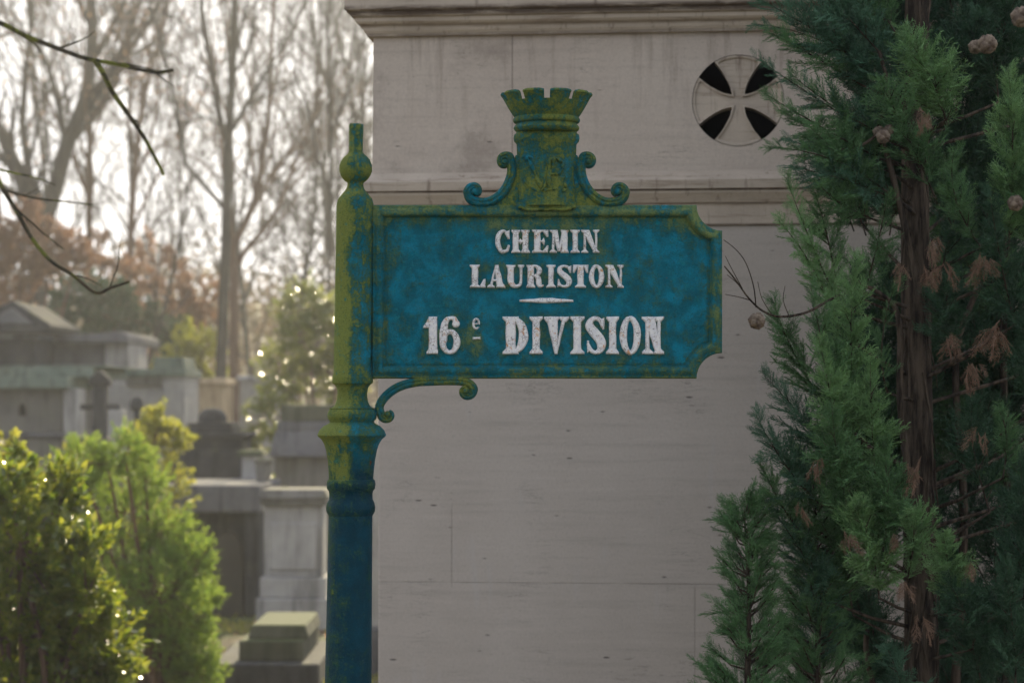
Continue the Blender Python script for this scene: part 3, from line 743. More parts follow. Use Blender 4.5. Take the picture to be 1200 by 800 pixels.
# string course
sc_ = sweep([(0.004, zz(266)), (0.006, zz(265)), (0.006, zz(243)), (0.0075, zz(242)), (0.0075, zz(241)), (0.012, zz(239)), (0.018, zz(234)), (0.026, zz(228.5)), (0.027, zz(225.2)), (0.024, zz(224.3)), (0.034, zz(223.5)), (0.036, zz(213.5)), (0.033, zz(212.2)), (-0.01, zz(201))], inset=ux0)
o = chlink(sc_, 'string_course', M_mould)
up = sweep([(-0.010, zz(203)), (-0.012, zz(38))], inset=ux0)
upo = chlink(up, 'upper_wall', M_wall_up)
co_ = sweep([(-0.010, zz(40.5)), (0.003, zz(40)), (0.004, zz(37.5)), (0.010, zz(34)), (0.014, zz(29)), (0.024, zz(26.5)), (0.030, zz(24)), (0.031, zz(19.5)), (0.040, zz(18.5)), (0.044, zz(15)), (0.042, zz(13.5)), (0.054, zz(12)), (0.056, zz(10.5)), (0.057, zz(-22)), (0.075, zz(-26)), (0.075, zz(-60)), (0.06, zz(-64)), (-0.02, zz(-66))], inset=ux0)
chlink(co_, 'cornice', M_mould, 0.001)
chlink(sweep([(-0.03, zz(-70)), (-0.03, 4.15), (0.05, 4.2), (0.06, 4.3)], inset=ux0), 'unseen_attic', M_mould, 0.002)  # out of view, added height so the chapel shades the near haze
chlink(sweep([(0.045, 4.303), (-0.75, 5.5), (-0.95, 5.6)], inset=ux0), 'roof', M_grey, 0.004)  # unseen, raised for the shadow it casts through the near air
# round window: bore through the upper wall
wu, wz = wloc(865, 118, -0.011); wr = 53.5 * k_
me = bpy.data.meshes.new('cut'); bm = bmesh.new(); bmesh.ops.create_cone(bm, cap_ends=True, segments=96, radius1=wr, radius2=wr, depth=1.0)
bmesh.ops.rotate(bm, verts=bm.verts, matrix=__import__('mathutils').Matrix.Rotation(R(90), 3, 'X')); bmesh.ops.translate(bm, verts=bm.verts, vec=(wu, 0.42, wz)); bm.to_mesh(me); bm.free()
cut = bpy.data.objects.new('cut', me); COL.objects.link(cut); me.materials.append(M_void)
cut.parent = CH
upo.data.materials.append(M_void)
md = upo.modifiers.new('b', 'BOOLEAN'); md.operation = 'DIFFERENCE'; md.object = cut; md.solver = 'EXACT'; md.material_mode = 'TRANSFER'
bpy.context.view_layer.update(); dg = bpy.context.evaluated_depsgraph_get()
new = bpy.data.meshes.new_from_object(upo.evaluated_get(dg)); upo.modifiers.clear(); upo.data = new
bpy.data.objects.remove(cut)
# cross: four flared arms with a raised border, all one carved slab set just inside the bore
mb = MB(); nth = 40
def arm_outline(k, grow=0.0):
    """arm pointing along +z, flared with concave sides, rim on the circle; returns points around"""
    pts = []; rr = wr * 0.995 - grow; half = R(31)
    hub = wr * 0.14 - grow
    side = []
    for i in range(11):
        t_ = i / 10; z_ = hub + (rr * math.cos(half) - hub) * t_
        w_ = (hub) + (rr * math.sin(half) - grow - hub) * (t_ ** 1.7)
        side.append((w_, z_))
    arc = [(rr * math.sin(a), rr * math.cos(a)) for a in np.linspace(half, -half, 13)][1:-1]
    pts = side + arc + [(-w_, z_) for w_, z_ in reversed(side)]
    return pts
full = []
for k in range(4):
    a = k * math.pi / 2
    full += [(p[0] * math.cos(a) + p[1] * math.sin(a), -p[0] * math.sin(a) + p[1] * math.cos(a)) for p in reversed(arm_outline(k))]
    # removing duplicate hub corners is unnecessary
cross = MB()
def sheet(pts_out, pts_in, y0, y1):
    n = len(pts_out); cross.add([(wu + x, y0, wz + z) for x, z in pts_out] + [(wu + x, y1, wz + z) for x, z in pts_in],
              [(i, (i + 1) % n, (i + 1) % n + n, i + n) for i in range(n)])
full2 = []
for k in range(4):
    a = k * math.pi / 2
    full2 += [(p[0] * math.cos(a) + p[1] * math.sin(a), -p[0] * math.sin(a) + p[1] * math.cos(a)) for p in reversed(arm_outline(k, wr * 0.05))]
yf = 0.0125
n_ = len(full)
sheet(full, full, 0.075, yf + 0.002); sheet(full, [(x * .985, z * .985) for x, z in full], yf + 0.002, yf)
sheet([(x * .985, z * .985) for x, z in full], full2, yf, yf + 0.0005); sheet(full2, [(x * .975, z * .975) for x, z in full2], yf + 0.0005, yf + 0.006)
inn = [(x * .975, z * .975) for x, z in full2]
cross.add([(wu, yf + 0.006, wz)] + [(wu + x, yf + 0.006, wz + z) for x, z in inn], [(0, i + 1, (i + 1) % n_ + 1) for i in range(n_)])
cw = chlink(cross, 'window_cross', M_mould)
# dark rebate ring round the window
o = empty; 
# ------------------------------------------------------------------ background tombs
def pw(px, d): return (px - CX) / F * d
def ph(py, d): return CAMZ + (HZ - py) / F * d
def tomb(name, label, cat, pxc, d, parts, rot=0.0, group=None):
    """parts: (part name, material, list of shapes) ; shape = ('b', px0, px1, py0, py1, dfront, dback[, taper]) or ('p', poly px, dfront, dback) or ('l', px, prof, d)"""
    root = empty(name, (pw(pxc, d), d, 0), label, cat, group)
    for pname, mat, shapes in parts:
        mb = MB()
        for s_ in shapes:
            if s_[0] == 'b':
                _, a, b, c_, e, f0, f1 = s_[:7]; tp = s_[7] if len(s_) > 7 else (0, 0)
                z0 = ph(e, d) if e is not None else 0.0
                mb.box(pw(a, d), pw(b, d), d + f0, d + f1, z0, ph(c_, d), tp)
            elif s_[0] == 'p':
                mb.prism([(pw(x, d), ph(y, d)) for x, y in s_[1]], d + s_[2], d + s_[3])
            elif s_[0] == 'l':
                mb.lathe([(r_ * d / F, ph(y, d)) for r_, y in s_[2]], pw(s_[1], d), d + s_[3], 20)
        mb.build(pname, mat, root, bevel=0.012)
    root.rotation_euler.z = rot
    return root
# pale stele right beside the post
tomb('stone_stele', 'pale square limestone stele with moss on its cap, just left of the signpost shaft', 'gravestone', 343, 17.5, [
    ('shaft', M_pale, [('b', 309, 378, 592, 676, 0.02, 0.42), ('b', 316, 371, 612, 668, 0.0, 0.1)]),
    ('cap', M_mid, [('b', 305, 382, 584, 592, -0.03, 0.47), ('b', 303, 385, 573, 584, -0.06, 0.50, (0.03, 0.03))]),
    ('plinth', M_pale, [('b', 305, 382, 676, 700, -0.04, 0.48), ('b', 301, 386, 700, None, -0.08, 0.52)])])
tomb('large_monument', 'big mossy grey tomb block behind the pale stele, left of the signpost', 'tomb', 360, 20.5, [
    ('body', M_mid, [('b', 322, 440, 535, None, 0.0, 1.2)]),
    ('cornice', M_grey, [('b', 316, 446, 505, 535, -0.1, 1.3, (0.05, 0.05)), ('b', 325, 440, 494, 505, -0.04, 1.2)]),
    ('pediment', M_mossy, [('b', 329, 436, 474, 494, -0.02, 1.1)])])
tomb('pillar_tomb', 'narrow pale pillar seen in the slit between the signpost and the chapel wall', 'tomb', 441, 14.5, [
    ('shaft', M_pale, [('b', 431, 470, 505, 735, 0.0, 0.3)]), ('plinth', M_grey, [('b', 427, 474, 735, None, -0.04, 0.35)])])
tomb('chapel_tomb', 'dark grey tomb with wide flat lintel and iron door beside the green shrub', 'tomb', 245, 18.5, [
    ('body', M_dark, [('b', 192, 303, 600, None, 0.12, 1.4)]),
    ('roof', M_grey, [('b', 186, 307, 568, 600, -0.05, 1.5)]),
    ('pilaster', M_dark, [('b', 287, 303, 600, None, 0.0, 0.12)]), ('pilaster', M_dark, [('b', 190, 204, 600, None, 0.0, 0.12)]),
    ('door', M_iron, [('p', [(247, 735), (247, 650), (250, 635), (258, 625), (266, 622), (274, 625), (281, 635), (284, 650), (284, 735)], 0.08, 0.14)]),
    ('step', M_mossy, [('b', 235, 305, 738, None, -0.35, 0.1)])])
tomb('stepped_monument', 'dark stepped tomb with a rounded top standing above the grey lintel', 'tomb', 244, 21.0, [
    ('base', M_dark, [('b', 195, 284, 527, None, 0.0, 0.9)]),
    ('step', M_dark, [('b', 203, 283, 513, 527, 0.05, 0.8), ('b', 206, 288, 507, 513, 0.0, 0.85)]),
    ('block', M_dark, [('b', 215, 272, 499, 507, 0.06, 0.7), ('b', 218, 270, 495, 499, 0.06, 0.7)]),
    ('dome', M_dark, [('l', 243, [(3, 478), (9, 479), (14, 482), (17, 488), (18, 495)], 0.35)])])
tomb('urn_pedestal', 'small mossy pedestal with a cushion-shaped cap between the dark tomb and the stele', 'pedestal', 296, 20.0, [
    ('body', M_pale, [('b', 283, 306, 534, 575, 0, 0.3), ('b', 283, 306, 575, None, 0, 0.3)]), ('cap', M_mossy, [('b', 277, 311, 527, 534, -0.05, 0.35, (0.03, 0.03))])])
tomb('stone_vase', 'small stone vase on a post in front of the large mossy tomb block', 'vase', 307, 19.2, [
    ('bowl', M_mid, [('l', 307, [(11, 537), (12.5, 540), (9, 545), (9.5, 552), (8, 562), (6, 572)], 0.1)]), ('post', M_mid, [('b', 298, 316, 572, None, 0.02, 0.2)])])
tomb('ledger_tomb', 'low mossy stepped grave slab on the ground at the foot of the signpost', 'grave', 310, 13.9, [
    ('slab', M_mossy, [('b', 290, 362, 732, 748, 0.0, 0.9, (0.02, 0.02))]), ('base', M_mossy, [('b', 282, 358, 748, 772, -0.1, 1.0)]), ('kerb', M_dark, [('b', 252, 378, 772, None, -0.25, 1.1)])])
tomb('green_roof_chapel', 'long low grey chapel with a mossy green stepped roof at the far left', 'chapel', 40, 23, [
    ('wall', M_mid, [('b', -60, 72, 455, 507, 0.05, 1.6), ('b', -60, 72, 512, None, 0.02, 1.6)]),
    ('ledge', M_grey, [('b', -62, 78, 507, 512, -0.03, 1.6)]),
    ('pilaster', M_pale, [('b', 74, 92, 455, None, 0.0, 0.4)]),
    ('roof', M_copper, [('b', -66, 82, 442, 455, -0.12, 1.7, (0.0, 0.05)), ('b', -66, 104, 430, 442, 0.25, 2.3, (0.02, 0.05))]),
    ('cap', M_copper, [('b', -60, 115, 427, 430, 0.4, 2.4)]),
    ('window', M_void, [('p', [(21, 487), (21, 476), (25, 471), (29, 476), (29, 487)], 0.03, 0.1)])])
tomb('pediment_chapel', 'dark stone chapel with a triangular pediment at the far left edge', 'chapel', 10, 27, [
    ('wall', M_dark, [('b', -45, 40, 398, None, 0.1, 1.6)]),
    ('entablature', M_grey, [('b', -50, 46, 382, 398, 0.0, 1.7)]),
    ('pediment', M_dark, [('p', [(-52, 385), (-52, 381), (16, 352), (60, 380), (60, 385)], -0.05, 1.8), ('p', [(-48, 390), (-48, 384), (54, 384), (54, 390)], -0.1, 1.8)]),
    ('tympanum', M_grey, [('p', [(-20, 380), (16, 361), (40, 380)], -0.08, 0.1)])])
tomb('flat_roof_vault', 'grey vault with a thin flat curved roof behind the green roofed chapel', 'vault', 95, 28, [
    ('wall', M_grey, [('b', 48, 122, 400, None, 0.1, 2.2)]), ('front', M_pale, [('b', 122, 150, 402, None, 0.05, 1.5)]),
    ('roof', M_grey, [('p', [(46, 402), (46, 393), (80, 392), (120, 391), (142, 388), (152, 393), (152, 402)], -0.1, 2.4)])])
tomb('cross_monument', 'dark stone cross with a gabled head in front of the green roofed chapel', 'cross', 116, 20.5, [
    ('shaft', M_dark, [('b', 109, 124, 440, 512, 0.0, 0.12), ('b', 94, 126, 512, None, -0.05, 0.25)]),
    ('arms', M_dark, [('b', 93, 139, 473, 480, 0.01, 0.11)]), ('head', M_dark, [('p', [(104, 452), (104, 445), (116, 433), (129, 445), (129, 452)], -0.02, 0.14)])])
tomb('white_tomb', 'pale tomb block with mossy stepped roof in the haze left of the tree trunks', 'tomb', 180, 26, [
    ('body', M_pale, [('b', 122, 190, 448, None, 0.05, 1.2), ('b', 190, 216, 440, None, 0.0, 1.2)]),
    ('roof', M_copper, [('b', 145, 220, 432, 441, -0.05, 1.3, (0.02, 0.02)), ('b', 177, 215, 418, 432, 0.1, 1.1, (0.02, 0.02))]), ('frieze', M_mid, [('b', 148, 190, 441, 452, 0.0, 0.3)])])
tomb('urn_monument', 'dark bell-shaped urn on a small pale column in front of the white tomb', 'urn', 157, 21.5, [
    ('urn', M_dark, [('l', 158, [(2, 464), (6, 466), (8, 472), (8, 479), (4, 481), (4, 492), (7, 497), (12, 508), (14, 513), (14, 516)], 0.12)]), ('column', M_pale, [('b', 147, 169, 516, None, 0.0, 0.25)])])
tomb('white_column', 'pale slender pillar left of the dark urn', 'pillar', 132, 22.5, [
    ('shaft', M_pale, [('b', 123, 144, 480, 540, 0, 0.25)]), ('base', M_mid, [('b', 118, 150, 540, None, -0.05, 0.3)])])
tomb('ochre_tomb', 'warm ochre sunlit tomb between the white tomb and the tree trunks', 'tomb', 240, 30, [
    ('body', M_warm, [('b', 221, 262, 450, None, 0.05, 1.0)]), ('roof', M_warm, [('b', 217, 266, 443, 450, 0.0, 1.1, (0.02, 0.02))])])
tomb('distant_tomb', 'faint pale tomb with a sunlit top right of the twin tree trunks', 'tomb', 300, 31, [
    ('body', M_pale, [('b', 280, 322, 446, None, 0.05, 1.0)]), ('roof', M_pale, [('b', 276, 327, 440, 446, 0.0, 1.1, (0.02, 0.02))])])
# graves continue out of the picture on both sides (real neighbours of the path)
for i, (x_, y_, w_, h_, m_, lab, nm_) in enumerate([(3.4, 13.0, 0.9, 1.9, M_grey, 'grey upright tomb hidden behind the near chapel', 'tall_tomb')]):
    pass

# ------------------------------------------------------------------ tree generator
def tubes(lines, name):
    """lines: list of (pts Nx3, radii N, sides). Returns mesh"""
    VV = []; FF = []; b = 0
    for pts, rad, k in lines:
        p = np.asarray(pts, float); n = len(p)
        tg = np.gradient(p, axis=0); tg /= np.linalg.norm(tg, axis=1, keepdims=True) + 1e-9
        ref = np.array([0.31, 0.87, 0.38]);
        a = ref - tg * (tg @ ref)[:, None]; a /= np.linalg.norm(a, axis=1, keepdims=True) + 1e-9
        c_ = np.cross(tg, a); th = np.arange(k) * 2 * np.pi / k
        ring = p[:, None, :] + (a[:, None, :] * np.cos(th)[None, :, None] + c_[:, None, :] * np.sin(th)[None, :, None]) * np.asarray(rad)[:, None, None]
        VV.append(ring.reshape(-1, 3))
        i = np.arange(n - 1)[:, None] * k; j = np.arange(k)[None, :]; j2 = (j + 1) % k
        FF.append(np.stack([i + j, i + j2, i + k + j2, i + k + j], -1).reshape(-1, 4) + b); b += n * k
    return np_mesh(name, np.concatenate(VV), np.concatenate(FF), 4)
def wander(p0, d0, L, n, curl, upb, rg):
    pts = [np.array(p0, float)]; d_ = np.array(d0, float); d_ /= np.linalg.norm(d_)
    for i in range(n):
        d_ = d_ + rg.normal(0, curl, 3) + np.array([0, 0, upb]); d_ /= np.linalg.norm(d_)
        pts.append(pts[-1] + d_ * L / n)
    return np.array(pts)
def grow(line, rad, depth, rg, out, spread=0.7, lf=0.5, upb=0.06, num=(5, 5, 4), start=0.25, rmin=0.003, ends=None):
    """spawn child branches along a polyline"""
    n = len(line); L = np.linalg.norm(np.diff(line, axis=0), axis=1).sum()
    m = num[depth]
    for q in range(m):
        f = start + (1 - start) * (q + rg.uniform(0.1, 0.9)) / m
        x_ = f * (n - 1); i = min(int(x_), n - 2); p = line[i] + (line[i + 1] - line[i]) * (x_ - i)
        t_ = line[i + 1] - line[i]; t_ = t_ / (np.linalg.norm(t_) + 1e-9)
        s_ = rg.normal(0, 1, 3); s_ -= t_ * (s_ @ t_); s_ /= np.linalg.norm(s_) + 1e-9
        d_ = t_ + s_ * spread * rg.uniform(.7, 1.4) + np.array([0, 0, 0.12])
        l_ = L * lf * rg.uniform(.6, 1.25) * (1.15 - 0.55 * f)
        r0 = max(rmin, np.interp(x_, np.arange(n), rad) * 0.55)
        ns = 5 if depth < 2 else 3
        ch = wander(p, d_, l_, ns, 0.16, upb, rg)
        rr = np.linspace(r0, max(rmin * .7, r0 * 0.35), ns + 1)
        out.append((ch, rr, 5 if depth == 0 else 3))
        if ends is not None and depth == len(num) - 1: ends.append(ch[-1])
        if depth + 1 < len(num): grow(ch, rr, depth + 1, rg, out, spread, lf * 0.98, upb, num, 0.15, rmin, ends)
def limb(pxs, d, r0, r1, sub=4):
    """guided limb from photo pixels at distance d (d may vary per point)"""
    pts = [P(a, b, (d if len(q) < 3 else q[2])) for q in pxs for a, b in [q[:2]]]
    c_ = catmull(pts, sub); n = len(c_)
    return np.array([tuple(v) for v in c_]), np.linspace(r0, r1, n)
def bare_tree(name, label, d, limbs, mat, num=(8, 7, 6), rmin=0.003, seed=1, trunk_n=1, lf=0.5, group='bare winter trees', leaves=None, spread=0.7):
    rg = np.random.default_rng(seed); out = []; main = []; ends = []
    for i, (pxs, r0, r1) in enumerate(limbs):
        pts, rad = limb(pxs, d, r0 * .72, r1 * .72)
        (main if i < trunk_n else out).append((pts, rad, 10 if i < trunk_n else 7))
        grow(pts, rad, 0, rg, out, spread=spread, num=num, start=0.35 if i < trunk_n else 0.1, rmin=rmin, lf=lf, ends=ends)
    b = main[0][0][0]
    root = empty(name, (b[0], b[1], ground_z(b[0], b[1])), label, 'tree', group)
    tm = tubes(main, 'trunk'); link('trunk', tm, mat, root, smooth=True)
    cm = tubes(out, 'crown'); link('crown', cm, mat, root, smooth=True)
    if leaves:
        cnt, size, lm = leaves
        e = np.array(ends); pos = e[rg.integers(0, len(e), cnt)] + rg.normal(0, 0.12, (cnt, 3))
        link('dry_leaves', leaf_mesh(pos, size, rg), lm, root)
    return root
def leaf_mesh(pos, size, rg, up=0.2, ratio=0.5, dirs=None, flat=0.0):
    n = len(pos)
    a = rg.normal(0, 1, (n, 3)) if dirs is None else dirs + rg.normal(0, .35, (n, 3)); a[:, 2] += up; a /= np.linalg.norm(a, axis=1, keepdims=True)
    b = rg.normal(0, 1, (n, 3)); b -= a * (a * b).sum(1, keepdims=True); b /= np.linalg.norm(b, axis=1, keepdims=True)
    if flat > 0:
        sel = rg.uniform(0, 1, n) < flat; k_ = int(sel.sum())
        nz = np.array([0.07, -0.12, 1.0]) + rg.normal(0, .20, (k_, 3)); nz /= np.linalg.norm(nz, axis=1, keepdims=True)
        af = a[sel]; af -= nz * (af * nz).sum(1, keepdims=True); af /= np.linalg.norm(af, axis=1, keepdims=True); a[sel] = af; b[sel] = np.cross(nz, af)
    c_ = np.cross(a, b)
    L = (size * rg.uniform(.6, 1.3, n))[:, None]; W = L * ratio * 0.5
    v = np.stack([pos, pos + a * L * .4 + b * W + c_ * L * .06, pos + a * L + c_ * L * -.1, pos + a * L * .4 - b * W + c_ * L * .06], 1).reshape(-1, 3)
    i = np.arange(n)[:, None] * 4
    f = np.concatenate([i + np.array([[0, 1, 2]]), i + np.array([[0, 2, 3]])], 1).reshape(-1, 3)
    return np_mesh('leaves', v, f, 3)

GB = lambda d: HZ + CAMZ * F / d         # pixel row of the ground at distance d
bare_tree('bare_tree', 'tall grey bare tree, its slim upright trunk forking high up left of the sign', 32, [
    ([(258, GB(32)), (258, 480), (260, 400), (264, 300), (266, 220), (268, 160), (272, 90), (275, 20), (277, -60), (276, -160), (280, -260)], 0.115, 0.04),
    ([(267, 160), (255, 130), (250, 90), (243, 40), (234, -10), (225, -70)], 0.045, 0.015),
    ([(268, 160), (285, 130), (305, 95), (325, 65), (350, 20), (378, -30)], 0.05, 0.015),
    ([(266, 155), (250, 142), (235, 138), (215, 146), (190, 150)], 0.03, 0.01),
    ([(272, 90), (290, 60), (300, 10), (320, -60)], 0.03, 0.01)], M_bark, seed=3)
bare_tree('bare_tree', 'bare tree behind it with a trunk that splits low into spreading limbs', 34, [
    ([(275, GB(34)), (275, 480), (274, 400), (275, 320), (274, 290), (288, 260), (300, 230), (307, 190), (315, 130), (318, 60), (322, -40)], 0.11, 0.03),
    ([(278, 310), (292, 288), (310, 268), (325, 245), (340, 205), (360, 160), (375, 110), (390, 50)], 0.06, 0.02),
    ([(272, 292), (270, 250), (262, 200), (258, 140), (250, 60), (240, -30)], 0.05, 0.015),
    ([(300, 232), (320, 200), (345, 175), (380, 160), (410, 120), (430, 100)], 0.035, 0.012)], M_bark2, seed=5)
bare_tree('bare_tree', 'big dark forked tree at the left, two thick limbs making a V', 41, [
    ([(48, GB(41)), (46, 480), (44, 380), (44, 300), (52, 262), (66, 215), (80, 165), (98, 120), (105, 80), (108, 30), (104, -40), (110, -120)], 0.26, 0.10),
    ([(45, 300), (36, 250), (22, 205), (8, 170), (-8, 135), (-30, 90)], 0.20, 0.10),
    ([(76, 165), (70, 130), (60, 90), (45, 55), (25, 38), (0, 42), (-20, 40)], 0.085, 0.03),
    ([(88, 150), (110, 120), (128, 85), (150, 50), (175, 10), (190, -40)], 0.085, 0.03),
    ([(104, 90), (85, 60), (62, 20), (50, -30)], 0.035, 0.015),
    ([(108, 40), (120, 10), (135, -40)], 0.03, 0.015)], M_bark, seed=8, num=(8, 7, 5), leaves=(260, 0.11, M_orange), rmin=0.0042)
bare_tree('bare_tree', 'straight brownish tree between the dark forked tree and the tall grey one', 42, [
    ([(104, GB(42)), (104, 470), (104, 380), (105, 300), (104, 220), (106, 140), (106, 60), (112, -20), (118, -120)], 0.115, 0.04),
    ([(105, 180), (120, 130), (140, 90), (150, 30), (170, -40)], 0.035, 0.012), ([(105, 230), (90, 190), (82, 150), (66, 90), (60, 20)], 0.035, 0.012)], M_bark2, seed=9, leaves=(320, 0.09, M_orange))
bare_tree('bare_tree', 'slender leaning brown tree with a few russet leaves, right of the straight one', 40, [
    ([(146, GB(40)), (148, 480), (149, 380), (152, 300), (155, 240), (160, 180), (166, 130), (180, 70), (196, 10), (210, -60)], 0.105, 0.035),
    ([(157, 210), (175, 180), (200, 165), (222, 140), (240, 100)], 0.03, 0.01), ([(160, 180), (150, 140), (152, 90), (140, 30)], 0.03, 0.01)], M_bark2, seed=12, leaves=(360, 0.085, M_orange))
bare_tree('young_tree', 'thin young tree leaning right above the white tomb', 34, [
    ([(155, GB(34)), (160, 500), (168, 450), (178, 410), (193, 360), (205, 310), (214, 260), (224, 200)], 0.06, 0.02)], M_bark, num=(5, 4, 3), seed=14, trunk_n=1)
bare_tree('bare_tree', 'slim bare tree just left of the sign finial', 30, [
    ([(386, GB(30)), (386, 480), (385, 380), (386, 280), (388, 200), (387, 120), (384, 40), (388, -50), (386, -140)], 0.045, 0.02),
    ([(386, 220), (372, 180), (362, 130), (345, 80), (340, 10)], 0.025, 0.01), ([(387, 160), (400, 130), (415, 90), (430, 30)], 0.022, 0.01)], M_bark, seed=17)
bare_tree('bare_tree', 'bare tree leaning right in the haze, low behind the post', 37, [
    ([(340, GB(37)), (342, 480), (345, 400), (356, 330), (366, 270), (370, 200), (368, 130), (376, 60), (372, -40)], 0.06, 0.02),
    ([(362, 300), (380, 265), (396, 220), (412, 170), (425, 110)], 0.03, 0.01), ([(356, 330), (335, 290), (330, 240), (318, 180)], 0.03, 0.01)], M_bark, seed=19)
# fill the winter wood behind with copies of two generic crowns
def generic_tree(seed, H, r):
    rg = np.random.default_rng(seed); out = []
    tr = wander((0, 0, 0), (0, 0, 1), H, 9, 0.05, 0.05, rg); rad = np.linspace(r, r * .25, 10)
    grow(tr, rad, 0, rg, out, num=(17, 9, 7), start=0.14, rmin=0.005, lf=0.42, spread=0.8)
    return tubes([(tr, rad, 8)], 'trunk'), tubes(out, 'crown')
protos = [generic_tree(21, 12.0, 0.06), generic_tree(22, 14.0, 0.07), generic_tree(23, 10.5, 0.055)]
for tr, cr_ in protos:
    tr.shade_smooth(); cr_.shade_smooth(); tr.materials.append(M_bark); cr_.materials.append(M_bark)
spots = [(-40, 46, 0), (25, 50, 1), (75, 52, 2), (130, 47, 1), (215, 49, 2), (300, 50, 1), (360, 52, 0), (400, 49, 1), (425, 46, 2), (455, 48, 0),
         (500, 44, 1), (60, 55, 1), (190, 56, 2), (280, 58, 1), (345, 60, 2), (420, 58, 0), (-110, 36, 1), (-160, 46, 2)]
for i, (px, d, k) in enumerate(spots):
    sc1 = rng.uniform(.85, 1.15)
    r_ = empty('winter_tree', (pw(px, d), d, ground_z(pw(px, d), d) - 0.02), 'bare winter tree blurred in the far mist behind the tombs', 'tree', 'bare trees in the far mist')
    r_.rotation_euler.z = rng.uniform(0, 6.28); r_.scale = (sc1, sc1, sc1)
    for nm_, me in zip(('trunk', 'crown'), protos[k]):
        c_ = bpy.data.objects.new(nm_, me); COL.objects.link(c_); c_.parent = r_

# near overhanging branches, from a tree standing just outside the left edge
D = 7.6
rg = np.random.default_rng(31); out = []; main = []
tr_pts = np.array([(pw(-95, D), D, 0), (pw(-92, D), D, 1.0), (pw(-90, D), D, 2.2), (pw(-100, D), D, 3.2), (pw(-110, D), D + .1, 4.4)])
main.append((tr_pts, np.linspace(0.11, 0.06, 5), 12))
for pxs, r0, r1, num in [([(-90, 5), (-40, 14), (0, 27), (30, 42), (60, 54), (95, 67), (117, 72), (140, 76), (165, 82), (185, 85), (203, 82)], 0.0095, 0.0055, (4, 2)),
                    ([(112, 71), (122, 88), (132, 108), (146, 128), (158, 145), (170, 163), (182, 185), (192, 205)], 0.0095, 0.005, (3, 3)),
                    ([(-92, 120), (-50, 160), (-10, 200), (4, 222), (22, 252), (38, 280), (60, 306), (85, 322), (112, 343), (130, 337), (152, 330)], 0.009, 0.0045, (4, 2)),
                    ([(2, 222), (40, 232), (75, 236), (110, 240)], 0.004, 0.002, (2, 2))]:
    pts, rad = limb(pxs, D, r0, r1); main.append((pts, rad, 8)); grow(pts, rad, 0, rg, out, num=num, start=0.1, rmin=0.0010, lf=0.22, upb=0.0)
nt = empty('overhanging_tree', (tr_pts[0][0], D, 0), 'tree whose dark mossy branches reach across the top left corner from outside', 'tree')
link('branches', tubes(main[1:], 'branches'), M_mossbark, nt, smooth=True); link('crown', tubes(out, 'crown'), M_mossbark, nt, smooth=True); link('trunk', tubes(main[:1], 'trunk'), M_mossbark, nt, smooth=True)

# ------------------------------------------------------------------ shrubs
def shrub(name, label, d, blobs, n, size, mat, seed, ratio=0.5, cat='shrub', group=None, stems=16, shoots=0, up=0.5, z0=0.0, flat=0.0):
    """blobs: (px, py, r_px, weight). Leaves sit on a shell-weighted volume of each blob, tufted along shoots"""
    rg = np.random.default_rng(seed); pos = []; dirs = []
    tot = sum(b[3] for b in blobs); st = []
    xs_ = [b[0] for b in blobs]; bx = pw(sum(xs_) / len(xs_), d)
    root = empty(name, (bx, d, ground_z(bx, d)), label, cat, group)
    for px, py, rp, w in blobs:
        c_ = np.array(P(px, py, d)); c_[1] += rg.uniform(-.2, .2); r_ = rp * d / F
        m = int(n * w / tot); k = max(6, m // 26)
        # shoots: leaf tufts on little radial twigs
        dv = rg.normal(0, 1, (k, 3)); dv /= np.linalg.norm(dv, axis=1, keepdims=True)
        rad = r_ * rg.uniform(.35, 1.0, k) ** 0.6 * rg.uniform(.8, 1.12, k)
        tip = c_ + dv * rad[:, None] * np.array([1, .9, 1])
        tip[:, 2] = np.maximum(tip[:, 2], z0 + 0.03)
        sdir = dv + np.array([0, 0, up]) + rg.normal(0, .3, (k, 3)); sdir /= np.linalg.norm(sdir, axis=1, keepdims=True)
        Ls = size * rg.uniform(1.6, 4.0, k)
        for j in range(k):
            q = max(3, m // k); f = rg.uniform(0, 1, q)[:, None]
            pos.append(tip[j] + sdir[j] * Ls[j] * (f - .6) + rg.normal(0, size * .22, (q, 3))); dirs.append(np.repeat(sdir[j][None] * 1.0, q, 0))
            if j % 4 == 0: st.append((np.array([c_ * .7 + tip[j] * .3, (c_ + tip[j]) / 2 + rg.normal(0, r_ * .05, 3), tip[j] + sdir[j] * Ls[j] * .3]), np.array([.006, .004, .0018]) * (size / .03), 3))
        base = np.array([bx + rg.normal(0, .08), d + rg.normal(0, .05), z0]); 
        st.append((np.array([base, (base + c_) / 2 + rg.normal(0, .05, 3), c_]), np.array([.018, .013, .008]) * max(1, size / .04), 5))
    pos = np.concatenate(pos); dirs = np.concatenate(dirs)
    link('foliage', leaf_mesh(pos, size, rg, up=0.1, ratio=ratio, dirs=dirs * 0.9, flat=flat), mat, root)
    link('stems', tubes(st, 'stems'), M_bark2, root)
    return root
